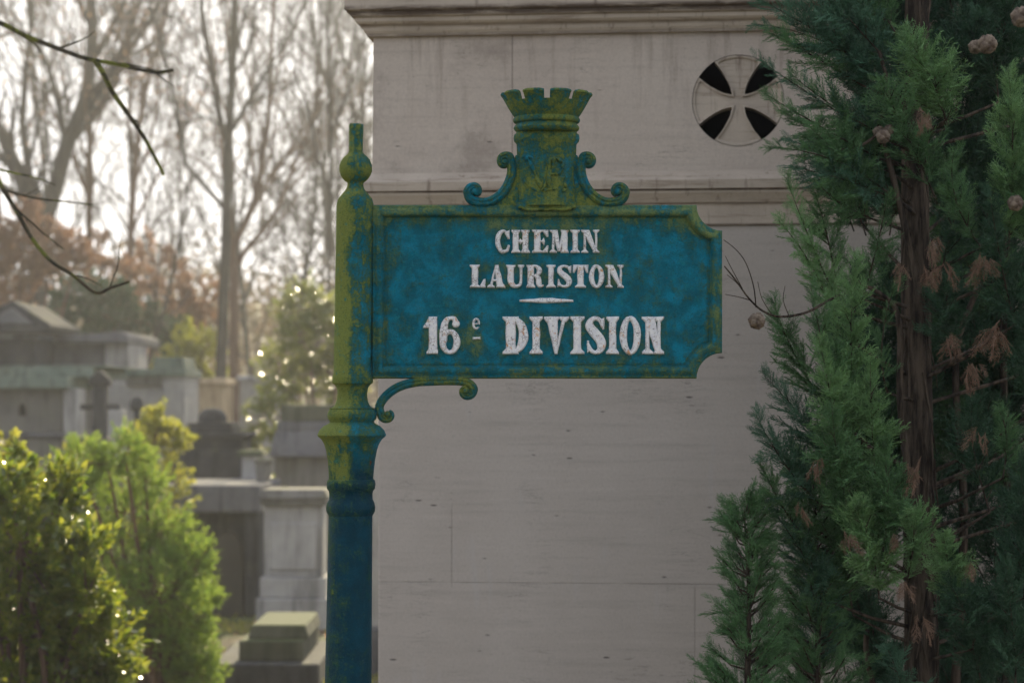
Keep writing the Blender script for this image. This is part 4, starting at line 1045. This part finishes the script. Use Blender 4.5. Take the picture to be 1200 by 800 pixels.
# front left bush (glossy leaves) and the feathery shrub right of it
shrub('laurel_bush', 'dense dark green bush with glossy leaves glinting in the backlight at the bottom left corner', 9.8,
      [(-30, 620, 75, 3), (30, 640, 70, 4), (70, 700, 70, 4), (10, 740, 80, 4), (95, 770, 62, 4), (20, 570, 34, 1.6), (60, 600, 36, 1.4), (110, 690, 34, 1.5), (118, 745, 40, 1.6), (75, 850, 95, 4), (-40, 850, 100, 3), (60, 950, 100, 3), (22, 530, 12, .35), (130, 800, 36, 1.4), (50, 740, 90, 6), (20, 680, 90, 5), (100, 640, 30, 1.5), (60, 570, 26, 1.2), (85, 830, 80, 5)],
      24000, 0.044, M_laurel, 41, ratio=0.5, flat=0.22)
shrub('feathery_shrub', 'bright green feathery shrub with backlit tips, between the glossy bush and the dark tomb', 12.8,
      [(150, 610, 55, 3), (195, 690, 58, 4), (120, 700, 70, 3), (215, 640, 28, 1.3), (95, 580, 42, 2), (235, 700, 22, 1), (220, 760, 40, 2.4), (160, 780, 70, 3), (170, 560, 30, 1.3), (180, 900, 85, 3), (150, 1000, 70, 2), (245, 640, 8, .2), (130, 545, 26, 1), (160, 720, 85, 6), (130, 640, 80, 4), (200, 800, 60, 3), (190, 620, 40, 2), (225, 655, 32, 2), (215, 725, 45, 4), (232, 785, 34, 3), (100, 540, 34, 2), (150, 530, 30, 1.5)],
      76000, 0.026, M_yew, 42, ratio=0.22)
shrub('golden_bush', 'small yellow-green sunlit bush in front of the white tomb', 17.5, [(185, 495, 20, 2), (200, 515, 22, 2), (165, 520, 22, 2), (150, 560, 34, 2), (195, 570, 40, 2), (90, 545, 30, 2), (60, 560, 26, 1), (175, 640, 60, 2)], 9000, 0.035, M_yellow, 43, ratio=0.5, flat=0.2)
shrub('golden_sprig', 'upright sprig with golden leaves rising above the glossy bush', 11.5, [(20, 520, 12, 1), (28, 545, 16, 1.5), (34, 575, 18, 1.5), (40, 620, 30, 2), (40, 760, 60, 2)], 2600, 0.03, M_yellow, 44)
shrub('ivy_shrub', 'hazy shrub full of bright glints just left of the post', 24, [(330, 440, 36, 2), (365, 400, 40, 3), (395, 440, 42, 3), (350, 360, 34, 2), (400, 370, 34, 2), (320, 490, 34, 2), (300, 520, 20, 1), (380, 520, 50, 2), (350, 590, 50, 2), (425, 400, 40, 2)], 17000, 0.06, M_ivy, 45, cat='shrub', flat=0.7)
shrub('evergreen_bush', 'dark blue-green evergreen bush behind the flat roofed vault', 36, [(90, 350, 34, 3), (130, 365, 36, 3), (165, 375, 30, 2), (110, 400, 40, 2), (65, 380, 26, 2), (120, 480, 50, 2), (205, 395, 20, 1.5), (205, 430, 26, 1.5)], 9000, 0.10, M_ever, 46)
shrub('russet_beech', 'russet leaved young beech hedge at the far left below the bare branches', 33, [(20, 320, 38, 3), (-20, 290, 44, 3), (60, 290, 32, 2), (30, 260, 28, 1.4), (90, 300, 28, 1.4), (20, 400, 60, 2), (-30, 360, 50, 2)], 9000, 0.085, M_orange, 47)
shrub('russet_shrub', 'orange brown shrub in the mist right of the evergreen bush', 39, [(150, 330, 30, 2), (200, 340, 34, 2.5), (240, 350, 30, 2), (180, 300, 22, 1), (215, 370, 30, 2), (120, 300, 26, 1.2), (200, 430, 40, 2)], 5200, 0.09, M_orange, 48)
shrub('yellow_shrub', 'pale yellow-green shrub behind the white tomb and tree trunks', 35, [(215, 410, 26, 2), (240, 400, 24, 2), (225, 450, 30, 2), (190, 440, 22, 1.5), (250, 440, 22, 1.5), (232, 500, 30, 1.5)], 4600, 0.08, M_yellow, 49)
# far wood closing the view
rg = np.random.default_rng(60); pos = []
for k in range(240):
    px = rg.uniform(-260, 760); d = rg.uniform(58, 76); top = 330 + 26 * math.sin(px * 0.021) + rg.uniform(-8, 30)
    c_ = np.array(P(px, rg.uniform(top, 470), d)); pos.append(c_ + rg.normal(0, 1, (130, 3)) * np.array([.9, .9, .7]))
pos = np.concatenate(pos); wd = link('distant_wood', leaf_mesh(pos, 0.20, rg, ratio=.7), M_wood)
tag(wd, 'brownish far wood closing the view in the mist behind the graves', 'wood', kind='stuff')
# grass and fallen leaves near the graves
n = 26000; xx = rg.uniform(-6, 1.5, n); yy = rg.uniform(12.5, 22, n)
keep = ~((np.abs(yy - 16.3) < 0.9) & (np.abs(xx + 1.62) < .45)); xx, yy = xx[keep], yy[keep]
zz_ = np.array([ground_z(a, b) for a, b in zip(xx, yy)])
gr = link('grass', leaf_mesh(np.stack([xx, yy, zz_], 1), 0.06, rg, up=2.2, ratio=.14), M_yellow); tag(gr, 'short sunlit grass between the graves', 'grass', kind='stuff')
n = 2500; xx = rg.uniform(-5, 2, n); yy = rg.uniform(7, 22, n); zz_ = np.array([ground_z(a, b) + .012 for a, b in zip(xx, yy)])
fl = link('fallen_leaves', leaf_mesh(np.stack([xx, yy, zz_], 1), 0.05, rg, up=0.0, ratio=.6), M_orange); tag(fl, 'brown fallen leaves scattered over the ground', 'leaves', kind='stuff')

# ------------------------------------------------------------------ cypress
def ribbon_spray(rg, L=0.12, wide=0.5, dens=1.0):
    """a flattened cypress spray along +x in the xy plane, with slight 3D; returns quads (n,4,3)"""
    quads = []
    def seg(a, b, w0, w1):
        a = np.array(a); b = np.array(b); t_ = b - a; t_ /= np.linalg.norm(t_) + 1e-9
        s_ = np.cross(t_, rg.normal(0, 1, 3)); s_ /= np.linalg.norm(s_) + 1e-9
        quads.append([a - s_ * w0, a + s_ * w0, b + s_ * w1, b - s_ * w1])
    n = 5; ax = [np.zeros(3)]; d_ = np.array([1., 0, 0])
    for i in range(n):
        d_ = d_ + rg.normal(0, .08, 3) * np.array([1, 1, .8]); d_ /= np.linalg.norm(d_); ax.append(ax[-1] + d_ * L / n)
    for i in range(n): seg(ax[i], ax[i + 1], .0013 - .00015 * i, .0012 - .00015 * i)
    m = int(20 * dens)
    for k in range(m):
        f = (k + .5) / m; x_ = f * n; i = min(int(x_), n - 1); p = ax[i] + (ax[i + 1] - ax[i]) * (x_ - i)
        sg = 1 if k % 2 else -1; t_ = (ax[i + 1] - ax[i]); t_ /= np.linalg.norm(t_)
        a_ = R(rg.uniform(24, 42)); side = np.array([-t_[1], t_[0], rg.normal(0, .35)]) * sg
        dd = t_ * math.cos(a_) + side * math.sin(a_); dd /= np.linalg.norm(dd)
        l2 = L * wide * (1.0 - 0.72 * f) * rg.uniform(.7, 1.15); mid = p + dd * l2 * .5; end = mid + (dd + t_ * .25 + rg.normal(0, .08, 3)) * l2 * .5
        seg(p, mid, .0012, .0011); seg(mid, end, .0011, .0006)
        ms = max(2, int(l2 / .0055))
        for q in range(ms):
            g_ = (q + .4) / ms; pp = p + (end - p) * g_; s2 = 1 if q % 2 else -1
            a2 = R(rg.uniform(25, 45)); sd2 = np.array([-dd[1], dd[0], rg.normal(0, .5)]) * s2
            d2 = dd * math.cos(a2) + sd2 * math.sin(a2); d2 /= np.linalg.norm(d2)
            l3 = rg.uniform(.007, .018) * (1.1 - .5 * g_); seg(pp, pp + d2 * l3, .0011, .0006)
    return np.array(quads)
rgc = np.random.default_rng(77)
SPR = [ribbon_spray(rgc, 0.12, rgc.uniform(.38, .6)) for _ in range(16)]
def place_sprays(lst):
    """lst: (proto, pos, dir, scale, roll)"""
    out = []
    for k, p, d_, s_, roll in lst:
        d_ = d_ / np.linalg.norm(d_); ref = np.array([math.cos(roll), math.sin(roll), .3 * math.sin(roll * 3)]); b = ref - d_ * (ref @ d_); b /= np.linalg.norm(b) + 1e-9; c_ = np.cross(d_, b)
        M = np.stack([d_, b, c_], 0) * s_
        q = SPR[k].reshape(-1, 3) @ M; out.append(q + p)
    return np.concatenate(out)
def spray_mesh(lst, name):
    v = place_sprays(lst); n = len(v) // 4
    return np_mesh(name, v, np.arange(n * 4).reshape(-1, 4), 4)
def plume(a, b, width, n, rg, bend=0.1, stems=None, r0=0.004, droop=0.0, top=0.35):
    """feathery shoot from a to b (px,py,d); sprays all around along it"""
    A, B = np.array(P(*a)), np.array(P(*b)); L = np.linalg.norm(B - A); mid = (A + B) / 2 + rg.normal(0, bend * L, 3)
    ts = np.linspace(0, 1, 9); line = np.array([(1 - t_) ** 2 * A + 2 * t_ * (1 - t_) * mid + t_ ** 2 * B for t_ in ts])
    if stems is not None: stems.append((line, np.linspace(r0, r0 * .25, 9), 5))
    out = []; w = width * a[2] / F
    for k in range(n):
        f = (k + rg.uniform(0, 1)) / n; f = 0.06 + 0.94 * f; x_ = f * 8; i = min(int(x_), 7); p = line[i] + (line[i + 1] - line[i]) * (x_ - i)
        t_ = line[i + 1] - line[i]; t_ /= np.linalg.norm(t_); s_ = rg.normal(0, 1, 3); s_ -= t_ * (s_ @ t_); s_ /= np.linalg.norm(s_)
        prof = math.sin(math.pi * min(1, 0.18 + f * 0.95)) ** .7 * (1 - top * f)
        l_ = w * (0.35 + 0.75 * prof) * rg.uniform(.65, 1.15)
        d_ = t_ * rg.uniform(.55, 1.2) + s_ * rg.uniform(.5, 1.05) + np.array([0, 0, .22 - droop])
        out.append((int(rg.integers(0, 16)), p, d_, max(0.22, l_ / .12), rg.uniform(0, 6.28)))
        if l_ > .05 and stems is not None and k % 3 == 0:
            dn = d_ / np.linalg.norm(d_); stems.append((np.array([p, p + dn * l_ * .5]), np.array([.0016, .0009]), 3))
    out.append((0, line[-2], line[-1] - line[-2], 0.5, 0))
    return out
DT = 5.45
CY = empty('cypress_tree', (pw(1078, DT), DT, 0), 'tall dark green cypress with a reddish brown trunk filling the right side', 'tree')
tl = catmull([Vector((pw(1084, DT), DT, 0)), P(1082, 1100, DT), P(1080, 800, DT), P(1077, 600, DT), P(1074, 400, DT), P(1072, 200, DT), P(1075, 0, DT), P(1080, -300, DT), P(1085, -800, DT)], 8)
tp = np.array([tuple(v) for v in tl]); trd = np.linspace(0.044, 0.022, len(tp))
trk = tubes([(tp, trd, 24)], 'trunk')
# fluted bark
co = np.zeros(len(trk.vertices) * 3); trk.vertices.foreach_get('co', co); co = co.reshape(-1, 3)
for i in range(len(co)):
    v = Vector(co[i]); c0 = Vector((pw(1077, DT), DT, v.z)); dv = (v - c0); k = mnoise.noise(Vector((dv.x * 60, dv.y * 60, v.z * 4))) * .0035; dv.z = 0; v += dv.normalized() * k; co[i] = v
trk.vertices.foreach_set('co', co.ravel())
link('trunk', trk, M_cbark, CY, smooth=True)
rgs = np.random.default_rng(5); bs = []
for k in range(70):
    z_ = rgs.uniform(0.2, 2.95); L_ = rgs.uniform(.05, .22); a_ = rgs.uniform(-2.9, -0.2); rr_ = np.interp(z_, [0, 3.2], [.045, .035])
    tx = np.interp(z_, tp[:, 2], tp[:, 0]); pk = []
    lift = rgs.uniform(0, .012); sl_ = rgs.normal(0, .55)
    for q in range(6):
        f = q / 5; a2 = a_ + sl_ * f; r2 = rr_ * .96 + lift * (f ** 2.2)
        pk.append((tx + r2 * math.cos(a2), DT + r2 * math.sin(a2), z_ - L_ * f))
    bs.append((np.array(pk), np.array([.0035, .0042, .004, .0035, .0025, .0012]) * rgs.uniform(.35, .9), 4))
link('peeling_bark', tubes(bs, 'peeling_bark'), M_cbark, CY)['kind'] = 'stuff'
st = []; A_, B_, C_, D_ = [], [], [], []
rg = np.random.default_rng(90)
# hand-placed plumes of the lit left side: (from, to, width px, count, colour)
PL = [
 ((1068, 130, 5.45), (868, -12, 5.3), 62, 26, 1), ((1060, 90, 5.45), (950, -40, 5.3), 60, 24, 1), ((1010, 100, 5.4), (905, 40, 5.3), 46, 16, 0), ((1050, 40, 5.4), (1000, -60, 5.3), 60, 22, 0),
 ((1060, 170, 5.4), (925, 85, 5.25), 46, 22, 0), ((1050, 190, 5.4), (912, 128, 5.2), 44, 24, 0), ((1040, 200, 5.4), (918, 160, 5.2), 40, 20, 1), ((1050, 235, 5.4), (925, 195, 5.2), 46, 28, 1), ((1040, 225, 5.35), (950, 150, 5.2), 46, 22, 0),
 ((1030, 260, 5.4), (960, 215, 5.2), 44, 20, 0), ((985, 360, 5.35), (921, 208, 5.2), 36, 26, 2), ((985, 390, 5.35), (912, 258, 5.2), 40, 26, 2), ((980, 330, 5.4), (955, 225, 5.25), 40, 22, 0),
 ((1010, 520, 5.3), (1003, 300, 5.15), 52, 46, 2), ((990, 520, 5.3), (950, 335, 5.15), 48, 36, 0), ((970, 480, 5.3), (905, 350, 5.2), 44, 28, 0), ((980, 560, 5.3), (960, 400, 5.1), 52, 34, 2), ((1030, 600, 5.3), (1020, 420, 5.15), 50, 32, 2),
 ((975, 560, 5.35), (895, 440, 5.2), 48, 30, 1), ((960, 590, 5.35), (885, 485, 5.2), 46, 28, 1), ((1000, 620, 5.3), (975, 480, 5.1), 56, 34, 0), ((955, 640, 5.4), (890, 540, 5.25), 44, 26, 0), ((1030, 660, 5.3), (1035, 520, 5.15), 54, 30, 0),
 ((960, 700, 5.4), (900, 590, 5.3), 44, 24, 1), ((1030, 700, 5.3), (1000, 590, 5.15), 60, 34, 2), ((1060, 690, 5.3), (1065, 600, 5.15), 46, 20, 2), ((1010, 640, 5.3), (1060, 560, 5.15), 50, 22, 0),
 ((955, 800, 5.45), (945, 640, 5.35), 50, 26, 1), ((1000, 720, 5.45), (960, 610, 5.35), 50, 24, 0), ((1010, 350, 5.45), (1040, 230, 5.3), 36, 14, 0), ((1040, 460, 5.4), (1050, 330, 5.3), 26, 12, 0),
 ((1040, 190, 5.4), (893, 108, 5.2), 40, 22, 0), ((1040, 165, 5.4), (886, 68, 5.2), 40, 20, 1), ((1035, 215, 5.4), (903, 172, 5.2), 38, 20, 0), ((1050, 110, 5.4), (880, 28, 5.3), 44, 20, 1),
 # right of the trunk
 ((1095, 230, 5.4), (1030, 95, 5.2), 50, 22, 2), ((1110, 150, 5.4), (1060, 40, 5.25), 56, 22, 2), ((1100, 330, 5.4), (1130, 210, 5.3), 46, 18, 0), ((1120, 420, 5.4), (1110, 330, 5.25), 46, 18, 0),
 ((1180, 300, 5.3), (1182, 85, 5.1), 48, 40, 2), ((1150, 290, 5.3), (1118, 178, 5.15), 36, 20, 2), ((1190, 380, 5.3), (1160, 230, 5.15), 48, 26, 0), ((1215, 300, 5.3), (1200, 130, 5.15), 48, 24, 2),
 ((1120, 720, 5.3), (1105, 625, 5.15), 38, 26, 2), ((1140, 760, 5.3), (1110, 680, 5.2), 44, 18, 0), ((1175, 560, 5.3), (1170, 480, 5.2), 30, 14, 2), ((1160, 600, 5.4), (1140, 470, 5.3), 44, 18, 0),
 ((1200, 700, 5.3), (1195, 540, 5.2), 54, 26, 1), ((1190, 820, 5.3), (1175, 660, 5.2), 56, 28, 0), ((1150, 840, 5.4), (1130, 740, 5.3), 56, 18, 1), ((1120, 130, 5.5), (1150, 20, 5.4), 60, 22, 1),
 ((1170, 120, 5.5), (1195, -10, 5.4), 60, 22, 1), ((1060, 830, 5.4), (1040, 760, 5.3), 50, 12, 1), ((1215, 480, 5.3), (1205, 350, 5.2), 50, 24, 1),
]
for a, b, w, n, c_ in PL:
    sp = plume(a, b, w * (1.0 if a[0] < 1068 else 1.1), int(n * (1.65 if a[0] < 1068 else 2.1)), rg, 0.09, st, 0.0024); (A_, B_, C_, D_)[c_ if (a[0] < 1090 or a[:2] in ((1180, 300), (1120, 720), (1110, 150))) else {2: 0, 0: 3, 1: 3}[c_]].extend(sp)  # shoots right of the trunk take darker colours for the shade there
    # connect the shoot to the trunk by a rising limb
    if a[0] < 1060 or a[0] > 1095:
        q = np.array(P(*a)); z_ = q[2] - abs(q[0] - pw(1077, DT)) * rg.uniform(.25, .7); tx = pw(1077, DT)
        st.append((np.array([(tx, DT, z_), ((tx * .5 + q[0] * .5), DT - .06, z_ * .6 + q[2] * .4), q]), np.array([.005, .004, .0024]), 6))
# inner and rear mass, its deep shade put into a darker foliage colour, mostly on the right and behind the trunk
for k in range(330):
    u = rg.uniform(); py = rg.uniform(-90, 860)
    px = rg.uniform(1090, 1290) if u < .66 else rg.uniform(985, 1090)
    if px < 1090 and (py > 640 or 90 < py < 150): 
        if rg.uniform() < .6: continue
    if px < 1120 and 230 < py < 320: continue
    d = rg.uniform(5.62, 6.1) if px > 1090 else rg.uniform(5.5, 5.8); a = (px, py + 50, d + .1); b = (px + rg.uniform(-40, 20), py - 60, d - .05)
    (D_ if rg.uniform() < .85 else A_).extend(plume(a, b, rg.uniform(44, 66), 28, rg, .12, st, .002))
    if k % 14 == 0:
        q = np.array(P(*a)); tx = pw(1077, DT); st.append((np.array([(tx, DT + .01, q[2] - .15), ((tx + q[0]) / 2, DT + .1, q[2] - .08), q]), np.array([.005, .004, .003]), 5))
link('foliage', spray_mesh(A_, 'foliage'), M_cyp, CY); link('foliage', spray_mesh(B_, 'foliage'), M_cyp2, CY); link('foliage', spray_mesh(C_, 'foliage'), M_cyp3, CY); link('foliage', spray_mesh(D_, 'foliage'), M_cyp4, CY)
# limbs: curved ones drawn from the photo
def path3(p, d, r0, r1): q, r_ = limb(p, d, r0, r1); st.append((q, r_, 7))
path3([(1075, 330), (1045, 200), (1030, 150), (1042, 110), (1030, 60)], 5.35, .008, .004); path3([(1030, 155), (1010, 170), (975, 175), (940, 160)], 5.3, .004, .002)
path3([(1065, 560), (1055, 470), (1054, 380), (1040, 350), (1005, 330)], 5.38, .009, .004); path3([(1120, 800), (1130, 600), (1120, 420), (1150, 330)], 5.6, .012, .006)
path3([(1180, 830), (1182, 640), (1176, 400), (1185, 200)], 5.7, .012, .007); path3([(1030, 830), (1015, 760), (1020, 700), (1005, 640)], 5.6, .008, .004)
link('limbs', tubes(st, 'limbs'), M_cbark, CY, smooth=True)
# dry twig reaching to the sign, with a cone
tw = []
for p, r0, r1 in [([(1000, 340, 5.3), (975, 350, 5.2), (945, 366, 5.1), (915, 371, 5.05), (895, 365, 5.0), (878, 350, 4.98), (862, 328, 4.95), (849, 312, 4.92)], .0035, .0013),
                  ([(886, 360, 5), (883, 335, 4.98), (874, 308, 4.97), (862, 292, 4.97), (848, 281, 4.97)], .0014, .0007), ([(880, 352, 5), (866, 348, 4.98), (850, 345, 4.97)], .0012, .0006),
                  ([(872, 342, 5), (862, 330, 4.9), (852, 322, 4.9)], .001, .0006), ([(870, 338, 5), (858, 316, 4.96), (850, 300, 4.96)], .001, .0006), ([(905, 369, 5.03), (893, 350, 5.0), (888, 330, 5.0)], .001, .0006),
                  ([(925, 371, 5.05), (918, 352, 5.0), (920, 335, 5.0)], .001, .0006)]:
    q, r_ = limb(p, 5, r0, r1); tw.append((q, r_, 6))
link('dry_twig', tubes(tw, 'dry_twig'), M_cbark, CY, smooth=True)
def cone(px, py, d, rp):
    c_ = P(px, py, d); r_ = rp * d / F; bm = bmesh.new(); bmesh.ops.create_icosphere(bm, subdivisions=4, radius=r_)
    seeds = [Vector((math.cos(k * 2.4) * math.sqrt(1 - (1 - 2 * (k + .5) / 11) ** 2), math.sin(k * 2.4) * math.sqrt(1 - (1 - 2 * (k + .5) / 11) ** 2), 1 - 2 * (k + .5) / 11)) for k in range(11)]
    for v in bm.verts:
        n_ = v.co.normalized(); ds = sorted((n_ - s_).length for s_ in seeds); e_ = ds[1] - ds[0]
        v.co *= (0.80 + 0.24 * min(1, e_ / .22) + (0.12 if ds[0] < .12 else 0)) * (1 + .05 * mnoise.noise(v.co * 300))
    bmesh.ops.translate(bm, verts=bm.verts, vec=c_); me = bpy.data.meshes.new('cone'); bm.to_mesh(me); bm.free(); me.shade_smooth()
    return link('cone', me, M_cone, CY)
for a in [(887, 376, 5.0, 9.5), (1157, 52, 5.2, 11), (1035, 160, 5.25, 8), (1030, 155, 5.3, 7), (1042, 152, 5.3, 6), (1190, 238, 5.15, 9), (1197, 20, 5.2, 12), (1143, 55, 5.25, 8)]: cone(*a)
# dead brown sprays hanging down
for px, py, n_, ln in [(1080, 150, 12, .07), (1152, 318, 16, .10), (1164, 400, 14, .11), (1106, 330, 12, .08), (1118, 408, 12, .08), (1098, 300, 10, .08), (1138, 445, 14, .09), (958, 560, 12, .07), (992, 645, 12, .07), (1062, 700, 12, .08), (1048, 645, 9, .06),
                   (940, 612, 8, .06), (1070, 560, 10, .12), (1086, 330, 9, .07), (1058, 330, 9, .08), (1140, 680, 8, .06), (1078, 740, 10, .09), (1150, 520, 8, .08)]:
    p = np.array(P(px, py - 18, 5.14)); l_ = [(int(rg.integers(0, 16)), p + rg.normal(0, .007, 3), np.array([rg.normal(0, .38), rg.normal(0, .38), -1.0]), ln / .12 * rg.uniform(.3, .72), rg.uniform(0, 6)) for _ in range(max(3, n_ // 2))]
    link('dead_spray', spray_mesh(l_, 'dead_spray'), M_deadf, CY)
# saplings in front, left: two slender young cypresses
def sapling(label, base, top, width, n, col, d):
    r_ = empty('young_cypress', (P(base[0], HZ, d).x, d, 0), label, 'tree', 'young cypresses beside the tall one')
    s2 = []; sp = []
    bx, tx = P(base[0], base[1], d), P(top[0], top[1], d)
    stem_ = np.array([(bx.x, d, 0), (bx.x, d, bx.z * .5), tuple(bx), tuple((bx + tx) / 2 + Vector((.008, 0, 0))), tuple(tx)]); s2.append((stem_, np.array([.009, .0085, .0075, .005, .0015]), 7))
    H = tx.z - 0.15
    for k in range(n):
        f = (k + .5) / n; z_ = 0.25 + (H - .1) * f ** .8
        x_ = np.interp(z_, stem_[:, 2], stem_[:, 0]); a_ = rg.uniform(0, 6.28)
        L = width * d / F * (1.12 - f) ** .55 * rg.uniform(.6, 1.1)
        e = np.array([x_ + math.cos(a_) * L, d + math.sin(a_) * L * .8, z_ + L * rg.uniform(.5, 1.0)]); p0 = np.array([x_, d, z_])
        s2.append((np.array([p0, (p0 + e) / 2 + np.array([0, 0, -.01]), e]), np.array([.003, .0022, .001]), 4))
        m = max(5, int(L / .011))
        for j in range(m):
            g_ = .15 + .85 * (j + rg.uniform()) / m; q = p0 + (e - p0) * g_; dn = (e - p0) / L; s_ = rg.normal(0, 1, 3)
            sp.append((int(rg.integers(0, 16)), q, dn * .9 + s_ * .38 + np.array([0, 0, .15]), rg.uniform(.3, .62) * (1.2 - .5 * g_), rg.uniform(0, 6.28)))
    link('foliage', spray_mesh(sp, 'foliage'), col, r_); link('stem', tubes(s2, 'stem'), M_cbark, r_, smooth=True); return r_
sapling('small young cypress, lowest and leftmost, against the grey chapel wall', (876, 800), (872, 598), 66, 190, M_cyp, 5.3)
sapling('taller young cypress with a thicker dark stem, between the smallest one and the big tree', (958, 800), (952, 540), 72, 200, M_cyp, 5.4)

# ------------------------------------------------------------------ air
HAZE = True
SUN_AZ, SUN_EL = R(4.0), R(26.0)       # azimuth measured from +Y towards +X
if HAZE:
    mb = MB(); mb.box(-90, 90, -12, 120, -1.2, 22)
    t = NT('haze_air'); t.t.nodes.remove(t.b)
    pv = t.n('ShaderNodeVolumePrincipled'); pv.inputs['Color'].default_value = (0.93, 0.95, 1.0, 1); pv.inputs['Density'].default_value = 0.0015; pv.inputs['Anisotropy'].default_value = 0.6
    t.t.links.new(pv.outputs[0], t.out.inputs['Volume'])
    hz = mb.build('haze', t.m); tag(hz, 'thin pale morning mist hanging in the air among the graves', 'haze', kind='stuff')

# ------------------------------------------------------------------ light, sky, camera
w = bpy.data.worlds.new('World'); scene.world = w; w.use_nodes = True; nt_ = w.node_tree
bg = nt_.nodes['Background']; sky = nt_.nodes.new('ShaderNodeTexSky'); sky.sky_type = 'NISHITA'; sky.sun_disc = False
sky.sun_elevation = SUN_EL; sky.sun_rotation = SUN_AZ; sky.air_density = 1.0; sky.dust_density = 3.0; sky.ozone_density = 1.0
hs = nt_.nodes.new('ShaderNodeHueSaturation'); hs.inputs['Saturation'].default_value = 0.35
nt_.links.new(sky.outputs[0], hs.inputs['Color'])
mxw = nt_.nodes.new('ShaderNodeMix'); mxw.data_type = 'RGBA'; mxw.inputs[0].default_value = 0.8
nt_.links.new(hs.outputs[0], mxw.inputs[6]); mxw.inputs[7].default_value = (4.3, 4.55, 5.3, 1)     # thin high cloud veil
nt_.links.new(mxw.outputs[2], bg.inputs[0]); bg.inputs[1].default_value = 0.1
sl = bpy.data.lights.new('sun', 'SUN'); sl.energy = 4.6; sl.angle = R(0.5); sl.color = (1.0, 0.85, 0.55)
so = bpy.data.objects.new('sun', sl); COL.objects.link(so)
sd_ = Vector((math.sin(SUN_AZ) * math.cos(SUN_EL), math.cos(SUN_AZ) * math.cos(SUN_EL), math.sin(SUN_EL)))
so.rotation_euler = sd_.to_track_quat('Z', 'Y').to_euler(); so.location = sd_ * 30
cam = bpy.data.cameras.new('camera'); cam.lens = FOC; cam.sensor_width = 36; cam.clip_end = 2000; cam.clip_start = 0.1
cam.shift_y = (HZ - 400) / 1200.0
cam.dof.use_dof = True; cam.dof.focus_distance = 4.72; cam.dof.aperture_fstop = 6.3; cam.dof.aperture_blades = 0
cob = bpy.data.objects.new('camera', cam); COL.objects.link(cob); cob.location = (0, 0, CAMZ); cob.rotation_euler = (R(90), 0, 0)
scene.camera = cob
vs_ = scene.view_settings; vs_.view_transform = 'Standard'; vs_.look = 'None'; vs_.gamma = 1.0; vs_.exposure = 1.0
scene.render.engine = 'CYCLES'; cy = scene.cycles; cy.use_denoising = True; cy.max_bounces = 6; cy.diffuse_bounces = 3; cy.glossy_bounces = 2; cy.transmission_bounces = 4; cy.volume_bounces = 1; cy.transparent_max_bounces = 4
cy.sample_clamp_indirect = 4.0; cy.volume_step_rate = 4.0
